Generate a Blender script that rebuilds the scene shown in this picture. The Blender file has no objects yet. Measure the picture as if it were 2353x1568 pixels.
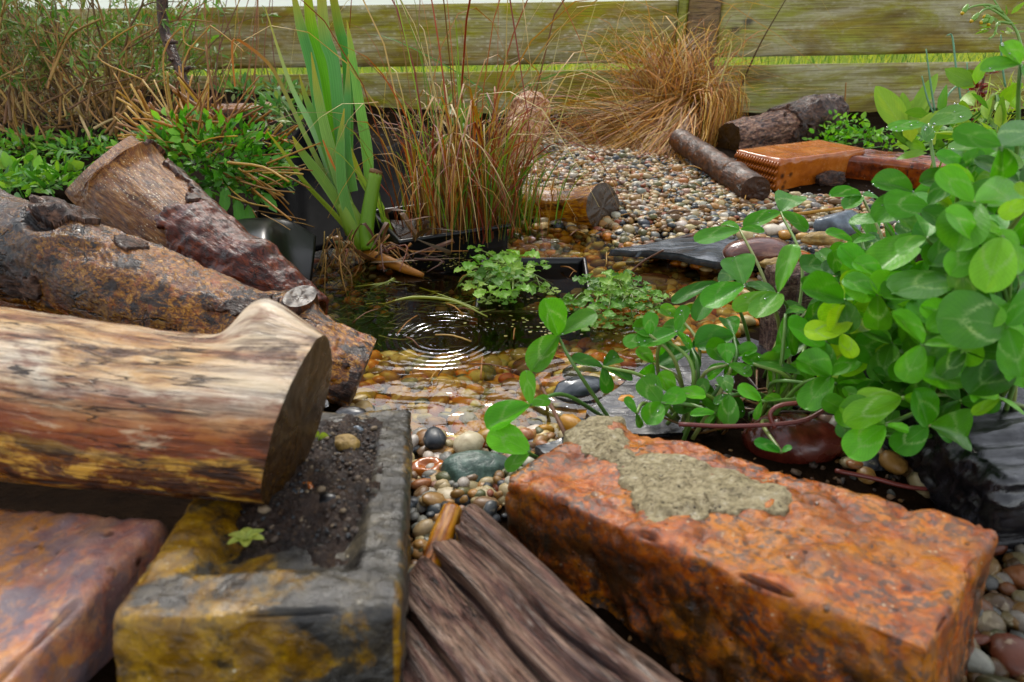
import bpy, math, random
import numpy as np

# ---------------------------------------------------------------- scene, camera, world, sun, exposure
scene = bpy.context.scene
COL = scene.collection
R = random.Random(11)
rng = np.random.default_rng(11)

CAM = np.array([0.0, 0.0, 0.30])
PITCH, ROLL = math.radians(27.0), math.radians(0.85)
FPX, CX, CY = 1530.0, 1176.5, 784.0                       # pinhole of the 2353 x 1568 photograph
_r0 = np.array([1.0, 0, 0]); _u0 = np.array([0, math.sin(PITCH), math.cos(PITCH)])
FWD = np.array([0, math.cos(PITCH), -math.sin(PITCH)])
RGT = math.cos(ROLL) * _r0 - math.sin(ROLL) * _u0
UPV = math.cos(ROLL) * _u0 + math.sin(ROLL) * _r0

cam_data = bpy.data.cameras.new('camera')
cam = bpy.data.objects.new('camera', cam_data); COL.objects.link(cam)
from mathutils import Matrix, Vector
cam.matrix_world = Matrix(((RGT[0], UPV[0], -FWD[0], CAM[0]), (RGT[1], UPV[1], -FWD[1], CAM[1]),
                           (RGT[2], UPV[2], -FWD[2], CAM[2]), (0, 0, 0, 1)))
cam_data.sensor_width = 36.0; cam_data.lens = 36.0 * FPX / 2353.0
cam_data.clip_start = 0.01; cam_data.clip_end = 500
cam_data.dof.use_dof = True; cam_data.dof.focus_distance = 0.70; cam_data.dof.aperture_fstop = 11.5
scene.camera = cam

SUN_EL, SUN_AZ = math.radians(42), math.radians(-6)       # azimuth from +Y towards +X
world = bpy.data.worlds.new('World'); scene.world = world; world.use_nodes = True
wn = world.node_tree
bg = wn.nodes['Background']
sky = wn.nodes.new('ShaderNodeTexSky'); sky.sky_type = 'NISHITA'; sky.sun_disc = False
sky.sun_elevation = SUN_EL; sky.sun_rotation = SUN_AZ
sky.air_density = 1.0; sky.dust_density = 1.0; sky.ozone_density = 1.0
hs = wn.nodes.new('ShaderNodeHueSaturation'); hs.inputs['Saturation'].default_value = 0.25
wn.links.new(sky.outputs[0], hs.inputs['Color']); wn.links.new(hs.outputs[0], bg.inputs['Color'])
bg.inputs['Strength'].default_value = 0.15
sd = bpy.data.lights.new('sun', 'SUN'); sd.energy = 0.75; sd.angle = math.radians(10); sd.color = (1, .94, .84)
sun = bpy.data.objects.new('sun', sd); COL.objects.link(sun)
sv = Vector((math.sin(SUN_AZ) * math.cos(SUN_EL), math.cos(SUN_AZ) * math.cos(SUN_EL), math.sin(SUN_EL)))
sun.rotation_euler = sv.to_track_quat('Z', 'Y').to_euler(); sun.location = (0, 0, 5)
scene.view_settings.view_transform = 'Standard'; scene.view_settings.look = 'None'
scene.view_settings.gamma = 1.0; scene.view_settings.use_curve_mapping = False
scene.view_settings.exposure = 1.55
scene.render.engine = 'CYCLES'
scene.cycles.use_denoising = True
scene.cycles.max_bounces = 10; scene.cycles.transparent_max_bounces = 16
scene.cycles.diffuse_bounces = 3; scene.cycles.glossy_bounces = 3
scene.cycles.caustics_reflective = False; scene.cycles.caustics_refractive = False

# ---------------------------------------------------------------- pixel -> world helpers
def ray(x, y): return FWD + RGT * ((x - CX) / FPX) + UPV * ((CY - y) / FPX)
def ad(x, y, d): return CAM + d * ray(x, y)
def at(x, y, z=0.0):
    r = ray(x, y); return CAM + r * ((z - CAM[2]) / r[2])
def aty(x, y, Y):
    r = ray(x, y); return CAM + r * ((Y - CAM[1]) / r[1])
def plane_hit(x, y, P, n):
    r = ray(x, y); return CAM + r * (np.dot(P - CAM, n) / np.dot(r, n))
def proj(P):
    q = np.asarray(P) - CAM; d = q @ FWD
    return CX + FPX * (q @ RGT) / d, CY - FPX * (q @ UPV) / d, d
def unit(v):
    v = np.asarray(v, float); return v / (np.linalg.norm(v, axis=-1, keepdims=True) + 1e-12)
def A(*v): return np.array(v, float)
Z = A(0, 0, 1)

ALB = .66                                                  # photograph colours -> surface albedo
def S(h):                                                  # '#rrggbb' -> linear rgb
    h = h.lstrip('#'); c = np.array([int(h[i:i + 2], 16) for i in (0, 2, 4)]) / 255.0
    l = np.where(c <= .04045, c / 12.92, ((c + .055) / 1.055) ** 2.4); y = l @ np.array([.2126, .7152, .0722])
    return np.clip(y + (l - y) * (1.0 if l[1] > l[0] and l[1] > l[2] * 1.3 else 1.42), .002, 1) * ALB
def S4(h): return tuple(S(h)) + (1.0,)

# ---------------------------------------------------------------- numpy noise
def _hash(i, j, k, seed):
    h = (i * 374761393 + j * 668265263 + k * 2147483647 + seed * 1274126177) & 0xffffffff
    h = ((h ^ (h >> 13)) * 1274126177) & 0xffffffff
    return ((h ^ (h >> 16)) & 0xffff) / 65535.0
def vnoise(p, seed=0):
    p = np.asarray(p, float); i = np.floor(p).astype(np.int64); f = p - i; u = f * f * (3 - 2 * f)
    def h(a, b, c): return _hash(i[..., 0] + a, i[..., 1] + b, i[..., 2] + c, seed)
    x0 = h(0, 0, 0) * (1 - u[..., 0]) + h(1, 0, 0) * u[..., 0]; x1 = h(0, 1, 0) * (1 - u[..., 0]) + h(1, 1, 0) * u[..., 0]
    x2 = h(0, 0, 1) * (1 - u[..., 0]) + h(1, 0, 1) * u[..., 0]; x3 = h(0, 1, 1) * (1 - u[..., 0]) + h(1, 1, 1) * u[..., 0]
    y0 = x0 * (1 - u[..., 1]) + x1 * u[..., 1]; y1 = x2 * (1 - u[..., 1]) + x3 * u[..., 1]
    return (y0 * (1 - u[..., 2]) + y1 * u[..., 2]) * 2 - 1
def fbm(p, oct=4, seed=0, gain=.5):
    p = np.asarray(p, float); s = 0; a = 1.0
    for o in range(oct):
        s = s + a * vnoise(p * (2.03 ** o) + o * 17.3, seed + o); a *= gain
    return s
def ridged(p, oct=4, seed=0):
    p = np.asarray(p, float); s = 0; a = 1.0
    for o in range(oct):
        s = s + a * (1 - 2 * np.abs(vnoise(p * (2.03 ** o) + o * 9.1, seed + o))); a *= .5
    return s
def sstep(a, b, x):
    t = np.clip((x - a) / (b - a), 0, 1); return t * t * (3 - 2 * t)

# ---------------------------------------------------------------- mesh builder
class MB:
    def __init__(s): s.v, s.c, s.t, s.q, s.tr, s.n = [], [], [], [], [], 0
    def add(s, v, quads=None, tris=None, col=(1, 1, 1), tc=None):
        v = np.asarray(v, float).reshape(-1, 3); m = len(v)
        col = np.asarray(col, float)
        if col.ndim == 1: col = np.tile(col, (m, 1))
        s.v.append(v); s.c.append(col[:, :3]); s.t.append(np.zeros((m, 3)) if tc is None else np.asarray(tc, float).reshape(-1, 3))
        if quads is not None and len(quads): s.q.append(np.asarray(quads, np.int64) + s.n)
        if tris is not None and len(tris): s.tr.append(np.asarray(tris, np.int64) + s.n)
        s.n += m
    def mesh(s, name, mat, origin=(0, 0, 0), smooth=True):
        v = np.concatenate(s.v) - np.asarray(origin); c = np.concatenate(s.c); t = np.concatenate(s.t)
        q = np.concatenate(s.q) if s.q else np.zeros((0, 4), np.int64); tr = np.concatenate(s.tr) if s.tr else np.zeros((0, 3), np.int64)
        me = bpy.data.meshes.new(name)
        me.vertices.add(len(v)); me.vertices.foreach_set('co', v.astype(np.float32).ravel())
        loops = np.concatenate([q.ravel(), tr.ravel()]).astype(np.int32)
        me.loops.add(len(loops)); me.loops.foreach_set('vertex_index', loops)
        starts = np.concatenate([np.arange(len(q)) * 4, len(q) * 4 + np.arange(len(tr)) * 3]).astype(np.int32)
        me.polygons.add(len(q) + len(tr)); me.polygons.foreach_set('loop_start', starts)
        if smooth: me.polygons.foreach_set('use_smooth', np.ones(len(q) + len(tr), bool))
        ca = me.color_attributes.new('Col', 'FLOAT_COLOR', 'POINT')
        ca.data.foreach_set('color', np.concatenate([c, np.ones((len(c), 1))], 1).astype(np.float32).ravel())
        ta = me.attributes.new('tc', 'FLOAT_VECTOR', 'POINT'); ta.data.foreach_set('vector', t.astype(np.float32).ravel())
        me.update(calc_edges=True); me.validate()
        if mat: me.materials.append(mat)
        return me
    def build(s, name, mat, parent=None, origin=None, smooth=True):
        if parent is not None: org = np.array(parent.get('_org', (0, 0, 0)))
        else: org = np.array(origin if origin is not None else (0, 0, 0), float)
        o = bpy.data.objects.new(name, s.mesh(name, mat, org, smooth)); COL.objects.link(o)
        if parent is not None: o.parent = parent
        else: o.location = org
        o['_org'] = [float(x) for x in org]
        return o

def tag(o, label, cat, group=None, kind=None):
    if label: o['label'] = label
    if cat: o['category'] = cat
    if group: o['group'] = group
    if kind: o['kind'] = kind
    return o
def thing(name, label, cat, loc=(0, 0, 0), group=None):
    o = bpy.data.objects.new(name, None); COL.objects.link(o); o.empty_display_size = .02
    o.location = [float(x) for x in loc]; o['_org'] = [float(x) for x in loc]
    return tag(o, label, cat, group)
def struct(o): o['kind'] = 'structure'; return o

# ---------------------------------------------------------------- shape helpers
def spline(pts, n):
    P = np.asarray(pts, float)
    if len(P) == 2: return P[0] + (P[1] - P[0]) * np.linspace(0, 1, n)[:, None]
    E = np.vstack([2 * P[0] - P[1], P, 2 * P[-1] - P[-2]])
    t = np.linspace(0, len(P) - 1 - 1e-9, n); i = t.astype(int); f = (t - i)[:, None]
    a, b, c, d = E[i], E[i + 1], E[i + 2], E[i + 3]
    return .5 * (2 * b + (c - a) * f + (2 * a - 5 * b + 4 * c - d) * f ** 2 + (3 * b - a - 3 * c + d) * f ** 3)
def interp(vals, n): return np.interp(np.linspace(0, 1, n), np.linspace(0, 1, len(vals)), vals)
def grid_quads(r, c, wrap=False):
    i = np.arange(r - 1)[:, None]; j = np.arange(c if wrap else c - 1)[None, :]
    a = i * c + j; b = i * c + (j + 1) % c
    return np.stack([a, b, b + c, a + c], -1).reshape(-1, 4)
def frames(P, ref=Z):
    T = unit(np.gradient(P, axis=0)); N = np.cross(T, ref); bad = np.linalg.norm(N, axis=1) < 1e-3
    N[bad] = np.cross(T[bad], A(0, 1, .01)); N = unit(N); return T, N, np.cross(N, T)
def tube(mb, pts, rad, n=None, k=6, col=(1, 1, 1), cap=True):
    n = n or max(2, len(pts)); P = spline(pts, n); r = interp(np.atleast_1d(rad), n) if np.size(rad) > 1 else np.full(n, float(rad))
    T, N, B = frames(P); th = np.linspace(0, 2 * np.pi, k, endpoint=False)
    ring = P[:, None] + r[:, None, None] * (np.cos(th)[None, :, None] * N[:, None] + np.sin(th)[None, :, None] * B[:, None])
    s = np.concatenate([[0], np.cumsum(np.linalg.norm(np.diff(P, axis=0), axis=1))])
    tc = np.stack([np.repeat(s, k), np.tile(np.cos(th), n) * np.repeat(r, k), np.tile(np.sin(th), n) * np.repeat(r, k)], 1)
    c = np.asarray(col, float)
    if c.ndim == 2: c = np.repeat(np.stack([np.interp(np.linspace(0, 1, n), np.linspace(0, 1, len(c)), c[:, q]) for q in range(3)], 1), k, 0)
    V = ring.reshape(-1, 3); tris = None
    q = grid_quads(n, k, True)
    if cap:
        m = len(V); V = np.vstack([V, P[:1], P[-1:]]); tc = np.vstack([tc, [[s[0], 0, 0], [s[-1], 0, 0]]])
        if c.ndim == 2: c = np.vstack([c, c[:1], c[-1:]])
        j = np.arange(k); tris = np.vstack([np.stack([np.full(k, m), (j + 1) % k, j], 1), np.stack([np.full(k, m + 1), (n - 1) * k + j, (n - 1) * k + (j + 1) % k], 1)])
    mb.add(V, q, tris, c, tc)
def blade(mb, pts, wid, n=8, side=None, fold=0.0, col=(1, 1, 1), twist=0.0):
    """a strap leaf: three verts across, folded along the midrib; wid = widths along it"""
    P = spline(pts, n); w = interp(wid, n); T = unit(np.gradient(P, axis=0))
    if side is None:
        a = R.uniform(0, 6.28); side = A(math.cos(a), math.sin(a), 0)
    sd_ = np.asarray(side, float)[None] - T * (T @ np.asarray(side, float))[:, None]; sd_ = unit(sd_)
    nm = np.cross(T, sd_)
    if twist:
        an = np.linspace(0, twist, n)[:, None]; sd_, nm = sd_ * np.cos(an) + nm * np.sin(an), nm * np.cos(an) - sd_ * np.sin(an)
    L = P - sd_ * w[:, None] / 2 + nm * (fold * w)[:, None]; Rr = P + sd_ * w[:, None] / 2 + nm * (fold * w)[:, None]
    c = np.asarray(col, float); v = np.linspace(0, 1, n)
    if c.ndim == 2: c = np.repeat(np.stack([np.interp(v, np.linspace(0, 1, len(c)), c[:, q]) for q in range(3)], 1), 3, 0)
    tc = np.stack([np.tile([-1, 0, 1], n), np.repeat(v, 3), np.full(3 * n, R.random() * 10)], 1)
    mb.add(np.stack([L, P, Rr], 1).reshape(-1, 3), grid_quads(n, 3), None, c, tc)
def ribbon(mb, pts, wid, n=7, col=(1, 1, 1)):
    P = spline(pts, n); w = interp(wid, n); T = unit(np.gradient(P, axis=0)); a = R.uniform(0, 6.28)
    s_ = A(math.cos(a), math.sin(a), R.uniform(-.3, .3)); sd_ = unit(s_[None] - T * (T @ s_)[:, None])
    c = np.asarray(col, float); v = np.linspace(0, 1, n)
    if c.ndim == 2: c = np.repeat(np.stack([np.interp(v, np.linspace(0, 1, len(c)), c[:, q]) for q in range(3)], 1), 2, 0)
    tc = np.stack([np.tile([-1, 1], n), np.repeat(v, 2), np.full(2 * n, R.random() * 10)], 1)
    mb.add(np.stack([P - sd_ * w[:, None] / 2, P + sd_ * w[:, None] / 2], 1).reshape(-1, 3), grid_quads(n, 2), None, c, tc)
def leaf(mb, base, dirv, nrm, L, W, col, prof=lambda v: np.sin(np.pi * v ** .8), cup=.15, droop=.15, nv=6, nu=5, notch=0.0, ruff=0.0, lobes=0, fold=0.0, tilt=0.0):
    """a leaf blade from base along dirv, facing nrm"""
    d = unit(dirv); n_ = unit(np.asarray(nrm, float) - d * np.dot(nrm, d)); s_ = np.cross(d, n_)
    t = np.linspace(0, 1, nv); v = 1 - (1 - t) ** 1.35; u = np.linspace(-1, 1, nu); Vv, U = np.meshgrid(v, u, indexing='ij')
    w = np.clip(prof(np.clip(Vv, 1e-4, 1)), 0, None) * W / 2
    if lobes: w = w * (1 + .22 * np.sin(Vv * lobes * 6.28) * np.abs(U))
    al = Vv * L * (1 - notch * np.exp(-(U / .35) ** 2) * Vv ** 6)
    h = cup * W * U ** 2 * np.sin(np.pi * np.clip(Vv, 0, 1) ** .7) - droop * L * Vv ** 2
    h = h + (fold * np.abs(U) * w * (1 if fold else 0)) + tilt * U * w
    if ruff: h = h + ruff * L * np.sin(Vv * 19 + U * 3 + R.random() * 6) * np.abs(U)
    P = np.asarray(base)[None, None] + al[..., None] * d + (U * w)[..., None] * s_ + h[..., None] * n_
    mb.add(P.reshape(-1, 3), grid_quads(nv, nu), None, col, np.stack([U.ravel(), Vv.ravel(), np.full(U.size, R.random() * 10)], 1))
def jit(c, a=.12):
    return np.clip(np.asarray(c) * (1 + R.uniform(-a, a)) * (1 + rng.uniform(-a / 2, a / 2, 3)), 0, 1)

def lattice(nx, ny, nz):
    g = [np.stack(np.meshgrid(np.arange(nx + 1), np.arange(ny + 1), [k], indexing='ij'), -1)[:, :, 0] for k in (0, nz)]
    g += [np.stack(np.meshgrid(np.arange(nx + 1), [k], np.arange(nz + 1), indexing='ij'), -1)[:, 0] for k in (0, ny)]
    g += [np.stack(np.meshgrid([k], np.arange(ny + 1), np.arange(nz + 1), indexing='ij'), -1)[0] for k in (0, nx)]
    flip = [1, 0, 0, 1, 1, 0]; pts, quads, off = [], [], 0
    for a, fl in zip(g, flip):
        q = grid_quads(a.shape[0], a.shape[1]) + off; quads.append(q if fl else q[:, ::-1]); pts.append(a.reshape(-1, 3)); off += a.shape[0] * a.shape[1]
    pts = np.concatenate(pts); quads = np.concatenate(quads)
    key = (pts[:, 0] * (ny + 2) + pts[:, 1]) * (nz + 2) + pts[:, 2]
    _, idx, inv = np.unique(key, return_index=True, return_inverse=True)
    return pts[idx], inv.ravel()[quads][:, ::-1]
def slab(mb, O, a, b, c, res=.005, rnd=.003, disp=None, top=None, col=(1, 1, 1), shear=None):
    """rounded, noise-displaced block: corner O, edge vectors a, b, c (world)"""
    O, a, b, c = [np.asarray(q, float) for q in (O, a, b, c)]; ln = [np.linalg.norm(q) for q in (a, b, c)]
    nn = [max(2, int(round(l / res))) for l in ln]; I, q = lattice(*nn)
    p = I / np.array(nn) * np.array(ln); L = np.array(ln)
    inner = np.clip(p, rnd, L - rnd); dv = p - inner
    # normal: towards nearest face, blended at edges
    m = np.stack([np.where(I[:, i] == 0, -1, np.where(I[:, i] == nn[i], 1, 0)) for i in range(3)], 1).astype(float)
    nl = unit(m * 1.0 + dv / rnd * .8); p = inner + unit(np.where(np.linalg.norm(dv, axis=1, keepdims=True) < 1e-9, m, dv)) * np.where(np.linalg.norm(dv, axis=1, keepdims=True) < 1e-9, 0, rnd)
    if disp is not None: p = p + nl * disp(p, nl)[:, None]
    if top is not None:
        tp = m[:, 2] > 0; p[tp, 2] += top(p[tp])
    ax = [unit(q_) for q_ in (a, b, c)]
    W = O + p[:, :1] * ax[0] + p[:, 1:2] * ax[1] + p[:, 2:3] * ax[2]
    if shear is not None: W = shear(W, p)
    mb.add(W, q, None, col, p)
    return W

_ICO = {}
def ico(sub):
    if sub not in _ICO:
        import bmesh
        bm = bmesh.new(); bmesh.ops.create_icosphere(bm, subdivisions=sub, radius=1.0)
        v = np.array([x.co[:] for x in bm.verts]); t = np.array([[x.index for x in f.verts] for f in bm.faces]); bm.free(); _ICO[sub] = (v, t)
    return _ICO[sub]
def rot(yaw, tilt=0., taz=0.):
    c, s_ = math.cos(yaw), math.sin(yaw); Rz = np.array([[c, -s_, 0], [s_, c, 0], [0, 0, 1]])
    k = A(math.cos(taz), math.sin(taz), 0); K = np.array([[0, -k[2], k[1]], [k[2], 0, -k[0]], [-k[1], k[0], 0]])
    return (np.eye(3) + math.sin(tilt) * K + (1 - math.cos(tilt)) * K @ K) @ Rz
def rock(mb, c, size, yaw=0, tilt=0, taz=0, sub=4, amp=.12, freq=1.3, fine=.0, seed=0, col=(1, 1, 1), box=0.0, cuts=0):
    v, t = ico(sub)
    if box: v = np.sign(v) * np.abs(v) ** (1 - box); 
    d = 1 + amp * fbm(v * freq + seed * 7.7, 3, seed) + fine * fbm(v * 7 + seed, 3, seed + 5)
    p = v * d[:, None]
    rr = np.random.default_rng(seed + 91)
    for _ in range(cuts):
        n_ = unit(rr.normal(size=3)); k = .72 + .2 * rr.random(); over = np.clip(p @ n_ - k, 0, None); p = p - over[:, None] * n_ * .92
    W = (p * np.asarray(size)) @ rot(yaw, tilt, taz).T + np.asarray(c)
    mb.add(W, None, t, col, p * np.asarray(size))
    return W

def log(pts, radii, nth=72, ns=140, disp=None, bumps=(), squash=(1, 1), keep=None):
    """returns dict with the log's grid (ns x nth x 3), tc and outward normals; bumps = (px,py,radius,height)"""
    P = spline(pts, ns); r = interp(radii, ns); T, N, B = frames(P)
    th = np.linspace(0, 2 * np.pi, nth, endpoint=False) - np.pi / 2
    nr = np.cos(th)[None, :, None] * N[:, None] * squash[0] + np.sin(th)[None, :, None] * B[:, None] * squash[1]
    G = P[:, None] + r[:, None, None] * nr; nr = unit(nr)
    s_ = np.concatenate([[0], np.cumsum(np.linalg.norm(np.diff(P, axis=0), axis=1))])
    tc = np.stack([np.repeat(s_[:, None], nth, 1), np.cos(th)[None] * r[:, None], np.sin(th)[None] * r[:, None]], -1)
    D = np.zeros((ns, nth))
    if disp is not None: D = D + disp(tc)
    fac = (nr * (CAM - G)).sum(-1) > 0
    X, Y, _ = proj(G.reshape(-1, 3)); d2 = ((X.reshape(ns, nth))), ((Y.reshape(ns, nth)))
    for (bx, by, br, bh) in bumps:
        e = (d2[0] - bx) ** 2 + (d2[1] - by) ** 2 + (~fac) * 1e9; i = np.unravel_index(np.argmin(e), e.shape)
        q = np.linalg.norm(G - G[i], axis=-1); D = D + bh * np.exp(-(q / br) ** 2)
    G = G + nr * D[..., None]
    return dict(G=G, tc=tc, n=nr, P=P, T=T, r=r)
def log_mesh(mb, L, col=(1, 1, 1)):
    ns, nth = L['G'].shape[:2]; mb.add(L['G'].reshape(-1, 3), grid_quads(ns, nth, True)[:, ::-1], None, col, L['tc'].reshape(-1, 3))
def log_cap(mb, L, end, dome=0.0, rough=.0008, rings=9):
    """sawn end face built from the log's own end ring"""
    i = 0 if end == 0 else -1; E = L['G'][i]; c = E.mean(0); T = L['T'][i] * (-1 if end == 0 else 1); k = len(E)
    f_ = np.linspace(1, 0.02, rings); V = c + (E - c)[None] * f_[:, None, None]
    tc = np.stack([np.repeat(f_[:, None], k, 1), ((V - c) @ L['n'][i][0]), ((V - c) @ L['n'][i][k // 4])], -1)
    V = V + T * (dome * (1 - f_ ** 2)[:, None, None] + (rough * fbm(V * 260, 3)[..., None] * (f_ < .97)[:, None, None]))
    V = V.reshape(-1, 3); q = grid_quads(rings, k, True)
    m = (rings - 1) * k; j = np.arange(k); V = np.vstack([V, c + T * dome]); tc = np.vstack([tc.reshape(-1, 3), [0, 0, 0]])
    tr = np.stack([m + j, m + (j + 1) % k, np.full(k, rings * k)], 1)
    if end == 0: q = q[:, ::-1]; tr = tr[:, ::-1]
    mb.add(V, q[:, ::-1], tr[:, ::-1], (1, 1, 1), tc)
def polymask(px, py, poly):
    poly = np.asarray(poly, float); ins = np.zeros(np.shape(px), bool); j = len(poly) - 1
    for i in range(len(poly)):
        xi, yi = poly[i][:2]; xj, yj = poly[j][:2]
        cnd = ((yi > py) != (yj > py)) & (px < (xj - xi) * (py - yi) / (yj - yi + 1e-12) + xi); ins ^= cnd; j = i
    return ins
def polydist(px, py, poly):
    """signed distance, positive inside"""
    poly = np.asarray(poly, float)[:, :2]; d = np.full(np.shape(px), 1e9)
    for a, b in zip(poly, np.roll(poly, -1, 0)):
        ab = b - a; t = np.clip(((px - a[0]) * ab[0] + (py - a[1]) * ab[1]) / (ab @ ab + 1e-12), 0, 1)
        d = np.minimum(d, np.hypot(px - a[0] - t * ab[0], py - a[1] - t * ab[1]))
    return np.where(polymask(px, py, poly), d, -d)
# ---------------------------------------------------------------- materials
class NT:
    def __init__(s, name):
        s.m = bpy.data.materials.new(name); s.m.use_nodes = True; s.t = s.m.node_tree; s.b = s.t.nodes['Principled BSDF']; s.out = s.t.nodes['Material Output']
    def n(s, typ, ins=None, **kw):
        x = s.t.nodes.new('ShaderNode' + typ)
        for k, v in kw.items(): setattr(x, k, v)
        for k, v in (ins or {}).items(): s.set(x, k, v)
        return x
    def set(s, x, k, v):
        if hasattr(v, 'is_linked') or hasattr(v, 'links'): s.t.links.new(v, x.inputs[k])
        elif hasattr(v, 'outputs'): s.t.links.new(v.outputs[0], x.inputs[k])
        else: x.inputs[k].default_value = v
    def attr(s, nm): return s.n('Attribute', attribute_name=nm)
    def tc(s): return s.attr('tc').outputs['Vector']
    def col(s): return s.attr('Col').outputs['Color']
    def obj(s): return s.n('TexCoord').outputs['Object']
    def map(s, vec, sc=(1, 1, 1), loc=(0, 0, 0), rotv=(0, 0, 0)): return s.n('Mapping', {'Vector': vec, 'Scale': sc, 'Location': loc, 'Rotation': rotv}).outputs[0]
    def noise(s, vec, scale, detail=5, rough=.55, dist=0.0): return s.n('TexNoise', {'Vector': vec, 'Scale': scale, 'Detail': detail, 'Roughness': rough, 'Distortion': dist}).outputs['Fac']
    def vor(s, vec, scale, feat='F1', out='Distance', rnd=1.0): return s.n('TexVoronoi', {'Vector': vec, 'Scale': scale, 'Randomness': rnd}, feature=feat).outputs[out]
    def ramp(s, fac, stops, interp='LINEAR'):
        r = s.n('ValToRGB', {'Fac': fac}); e = r.color_ramp.elements; r.color_ramp.interpolation = interp
        while len(e) < len(stops): e.new(.5)
        for x, (p, c) in zip(e, stops):
            x.position = p; x.color = (c, c, c, 1) if isinstance(c, (int, float)) else (S4(c) if isinstance(c, str) else tuple(c)[:3] + (1,))
        return r.outputs['Color']
    def mix(s, fac, a, b, blend='MIX'):
        x = s.n('MixRGB', blend_type=blend)
        for k, v in (('Fac', fac), ('Color1', a), ('Color2', b)):
            if isinstance(v, str): v = S4(v)
            if isinstance(v, tuple) and len(v) == 3: v = v + (1,)
            s.set(x, k, v)
        return x.outputs[0]
    def math(s, op, a, b=0.0, clamp=False):
        x = s.n('Math', operation=op, use_clamp=clamp); s.set(x, 0, a); s.set(x, 1, b); return x.outputs[0]
    def sep(s, v): return s.n('SeparateXYZ', {0: v}).outputs
    def bump(s, h, strength=.5, dist=.002, normal=None):
        x = s.n('Bump', {'Height': h, 'Strength': strength, 'Distance': dist})
        if normal is not None: s.set(x, 'Normal', normal)
        return x.outputs[0]
    def fin(s, base=None, rough=None, normal=None, spec=None, **kw):
        for k, v in (('Base Color', base), ('Roughness', rough), ('Normal', normal), ('Specular IOR Level', spec)):
            if v is not None: s.set(s.b, k, v)
        for k, v in kw.items(): s.set(s.b, k.replace('_', ' '), v)
        return s.m

def wet(N, vec, lo=.18, hi=.6, scale=60): return N.ramp(N.noise(vec, scale, 3), [(.35, lo * .72), (.65, hi * .72)])

def mat_fence(name, shift):
    N = NT(name); o = N.tc(); v = N.map(o, (.9, 1, 1), (shift, shift, 0)); gr_ = shift > 3
    grain = N.noise(N.map(v, (1.0, 40, 44)), 6, 6, .62, .5); fine = N.noise(N.map(v, (2, 120, 130)), 5, 4, .6, .3); big = N.noise(N.map(v, (1.6, 5, 5)), 1.5, 6, .62, .4)
    g2 = N.noise(N.map(v, (2.0, 4, 4), (4, 2, 0)), 2.0, 6, .66, .5); pale = N.noise(N.map(v, (2.2, 6, 6), (9, 5, 0)), 2.0, 8, .74, .6)
    c = N.ramp(big, [(.3, '#73602f'), (.5, '#9a8450'), (.68, '#baa670')])
    c = N.mix(N.ramp(g2, [(.36 if gr_ else .42, 0.0), (.58, .9)]), c, '#b4b948' if gr_ else '#a8a654')
    c = N.mix(N.ramp(pale, [(.44, 0.0), (.62, .85)]), c, '#d2ccb4')
    dk = N.noise(N.map(v, (2.2, 7, 7), (1, 8, 0)), 1.6, 6, .62, .5); c = N.mix(N.ramp(dk, [(.54, 0.0), (.70, .8)]), c, '#6a583c')
    c = N.mix(N.ramp(grain, [(.36, .65), (.56, 0.0)]), c, '#6a5c3a'); c = N.mix(N.ramp(fine, [(.36, .35), (.55, 0.0)]), c, '#3c3420')
    spots = N.vor(N.map(v, (1, 1.5, 1.5)), 58); c = N.mix(N.math('MULTIPLY', N.ramp(spots, [(.10, .25 if gr_ else .55), (.34, 0.0)]), N.ramp(pale, [(.46, 0.0), (.54, 1.0)])), c, '#e2dcc8')
    if gr_:
        for kx, kz in ((.075, .085), (.044, .066)):
            q = N.n('VectorMath', {0: N.map(o, (1, 0, 1.3), (-kx, 0, -kz * 1.3))}, operation='LENGTH').outputs['Value']; c = N.mix(N.ramp(N.math('ADD', q, N.math('MULTIPLY', N.math('SUBTRACT', grain, .5), .01)), [(.006, .85), (.018, 0.0)]), c, '#4a4640')
    return N.fin(c, .7, N.bump(grain, .5, .003), .25)

def mat_wood(name, stops, stain, stainamt=(.5, .68), stretch=(1, 9, 9), scale=30, rlo=.22, rhi=.6, bumps=.6, bd=.0015, spots=None, grainamt=.55, dk='#2a1a12'):
    N = NT(name); t = N.tc()
    v = N.map(t, stretch); a = N.noise(v, scale, 6, .62, .5); gr = N.noise(N.map(t, (stretch[0], stretch[1] * 5, stretch[2] * 5)), scale, 4, .6, .4)
    c = N.ramp(a, stops)
    st = N.noise(N.map(t, (1, 2.6, 2.6), (3, 1, 7)), scale * .7, 6, .66, .3); c = N.mix(N.ramp(st, [(stainamt[0], 0.0), (stainamt[1], 1.0)]), c, stain)
    c = N.mix(N.ramp(gr, [(.34, grainamt), (.56, 0.0)]), c, dk)
    if spots: sp = N.vor(N.map(t, (.4, 1.1, 1.1)), 420); reg = N.noise(t, 14, 2); c = N.mix(N.math('MULTIPLY', N.ramp(sp, [(.16, 1.0), (.26, 0.0)]), N.ramp(reg, [(.46, 0.0), (.56, 1.0)])), c, spots)
    ck = N.math('ABSOLUTE', N.math('SUBTRACT', N.noise(N.map(t, (stretch[0], stretch[1] * 1.6, stretch[2] * 1.6), (2, 4, 4)), scale * .45, 4, .6, .4), .5)); cm_ = N.math('MULTIPLY', N.ramp(ck, [(.004, .85), (.013, 0.0)]), N.ramp(N.noise(t, 24, 2), [(.46, 0.0), (.56, 1.0)])); c = N.mix(cm_, c, '#140c09')
    h = N.math('SUBTRACT', N.math('ADD', N.math('MULTIPLY', gr, .7), a), cm_)
    return N.fin(c, wet(N, t, rlo, rhi, 40), N.bump(h, bumps, bd), .28)

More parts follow.
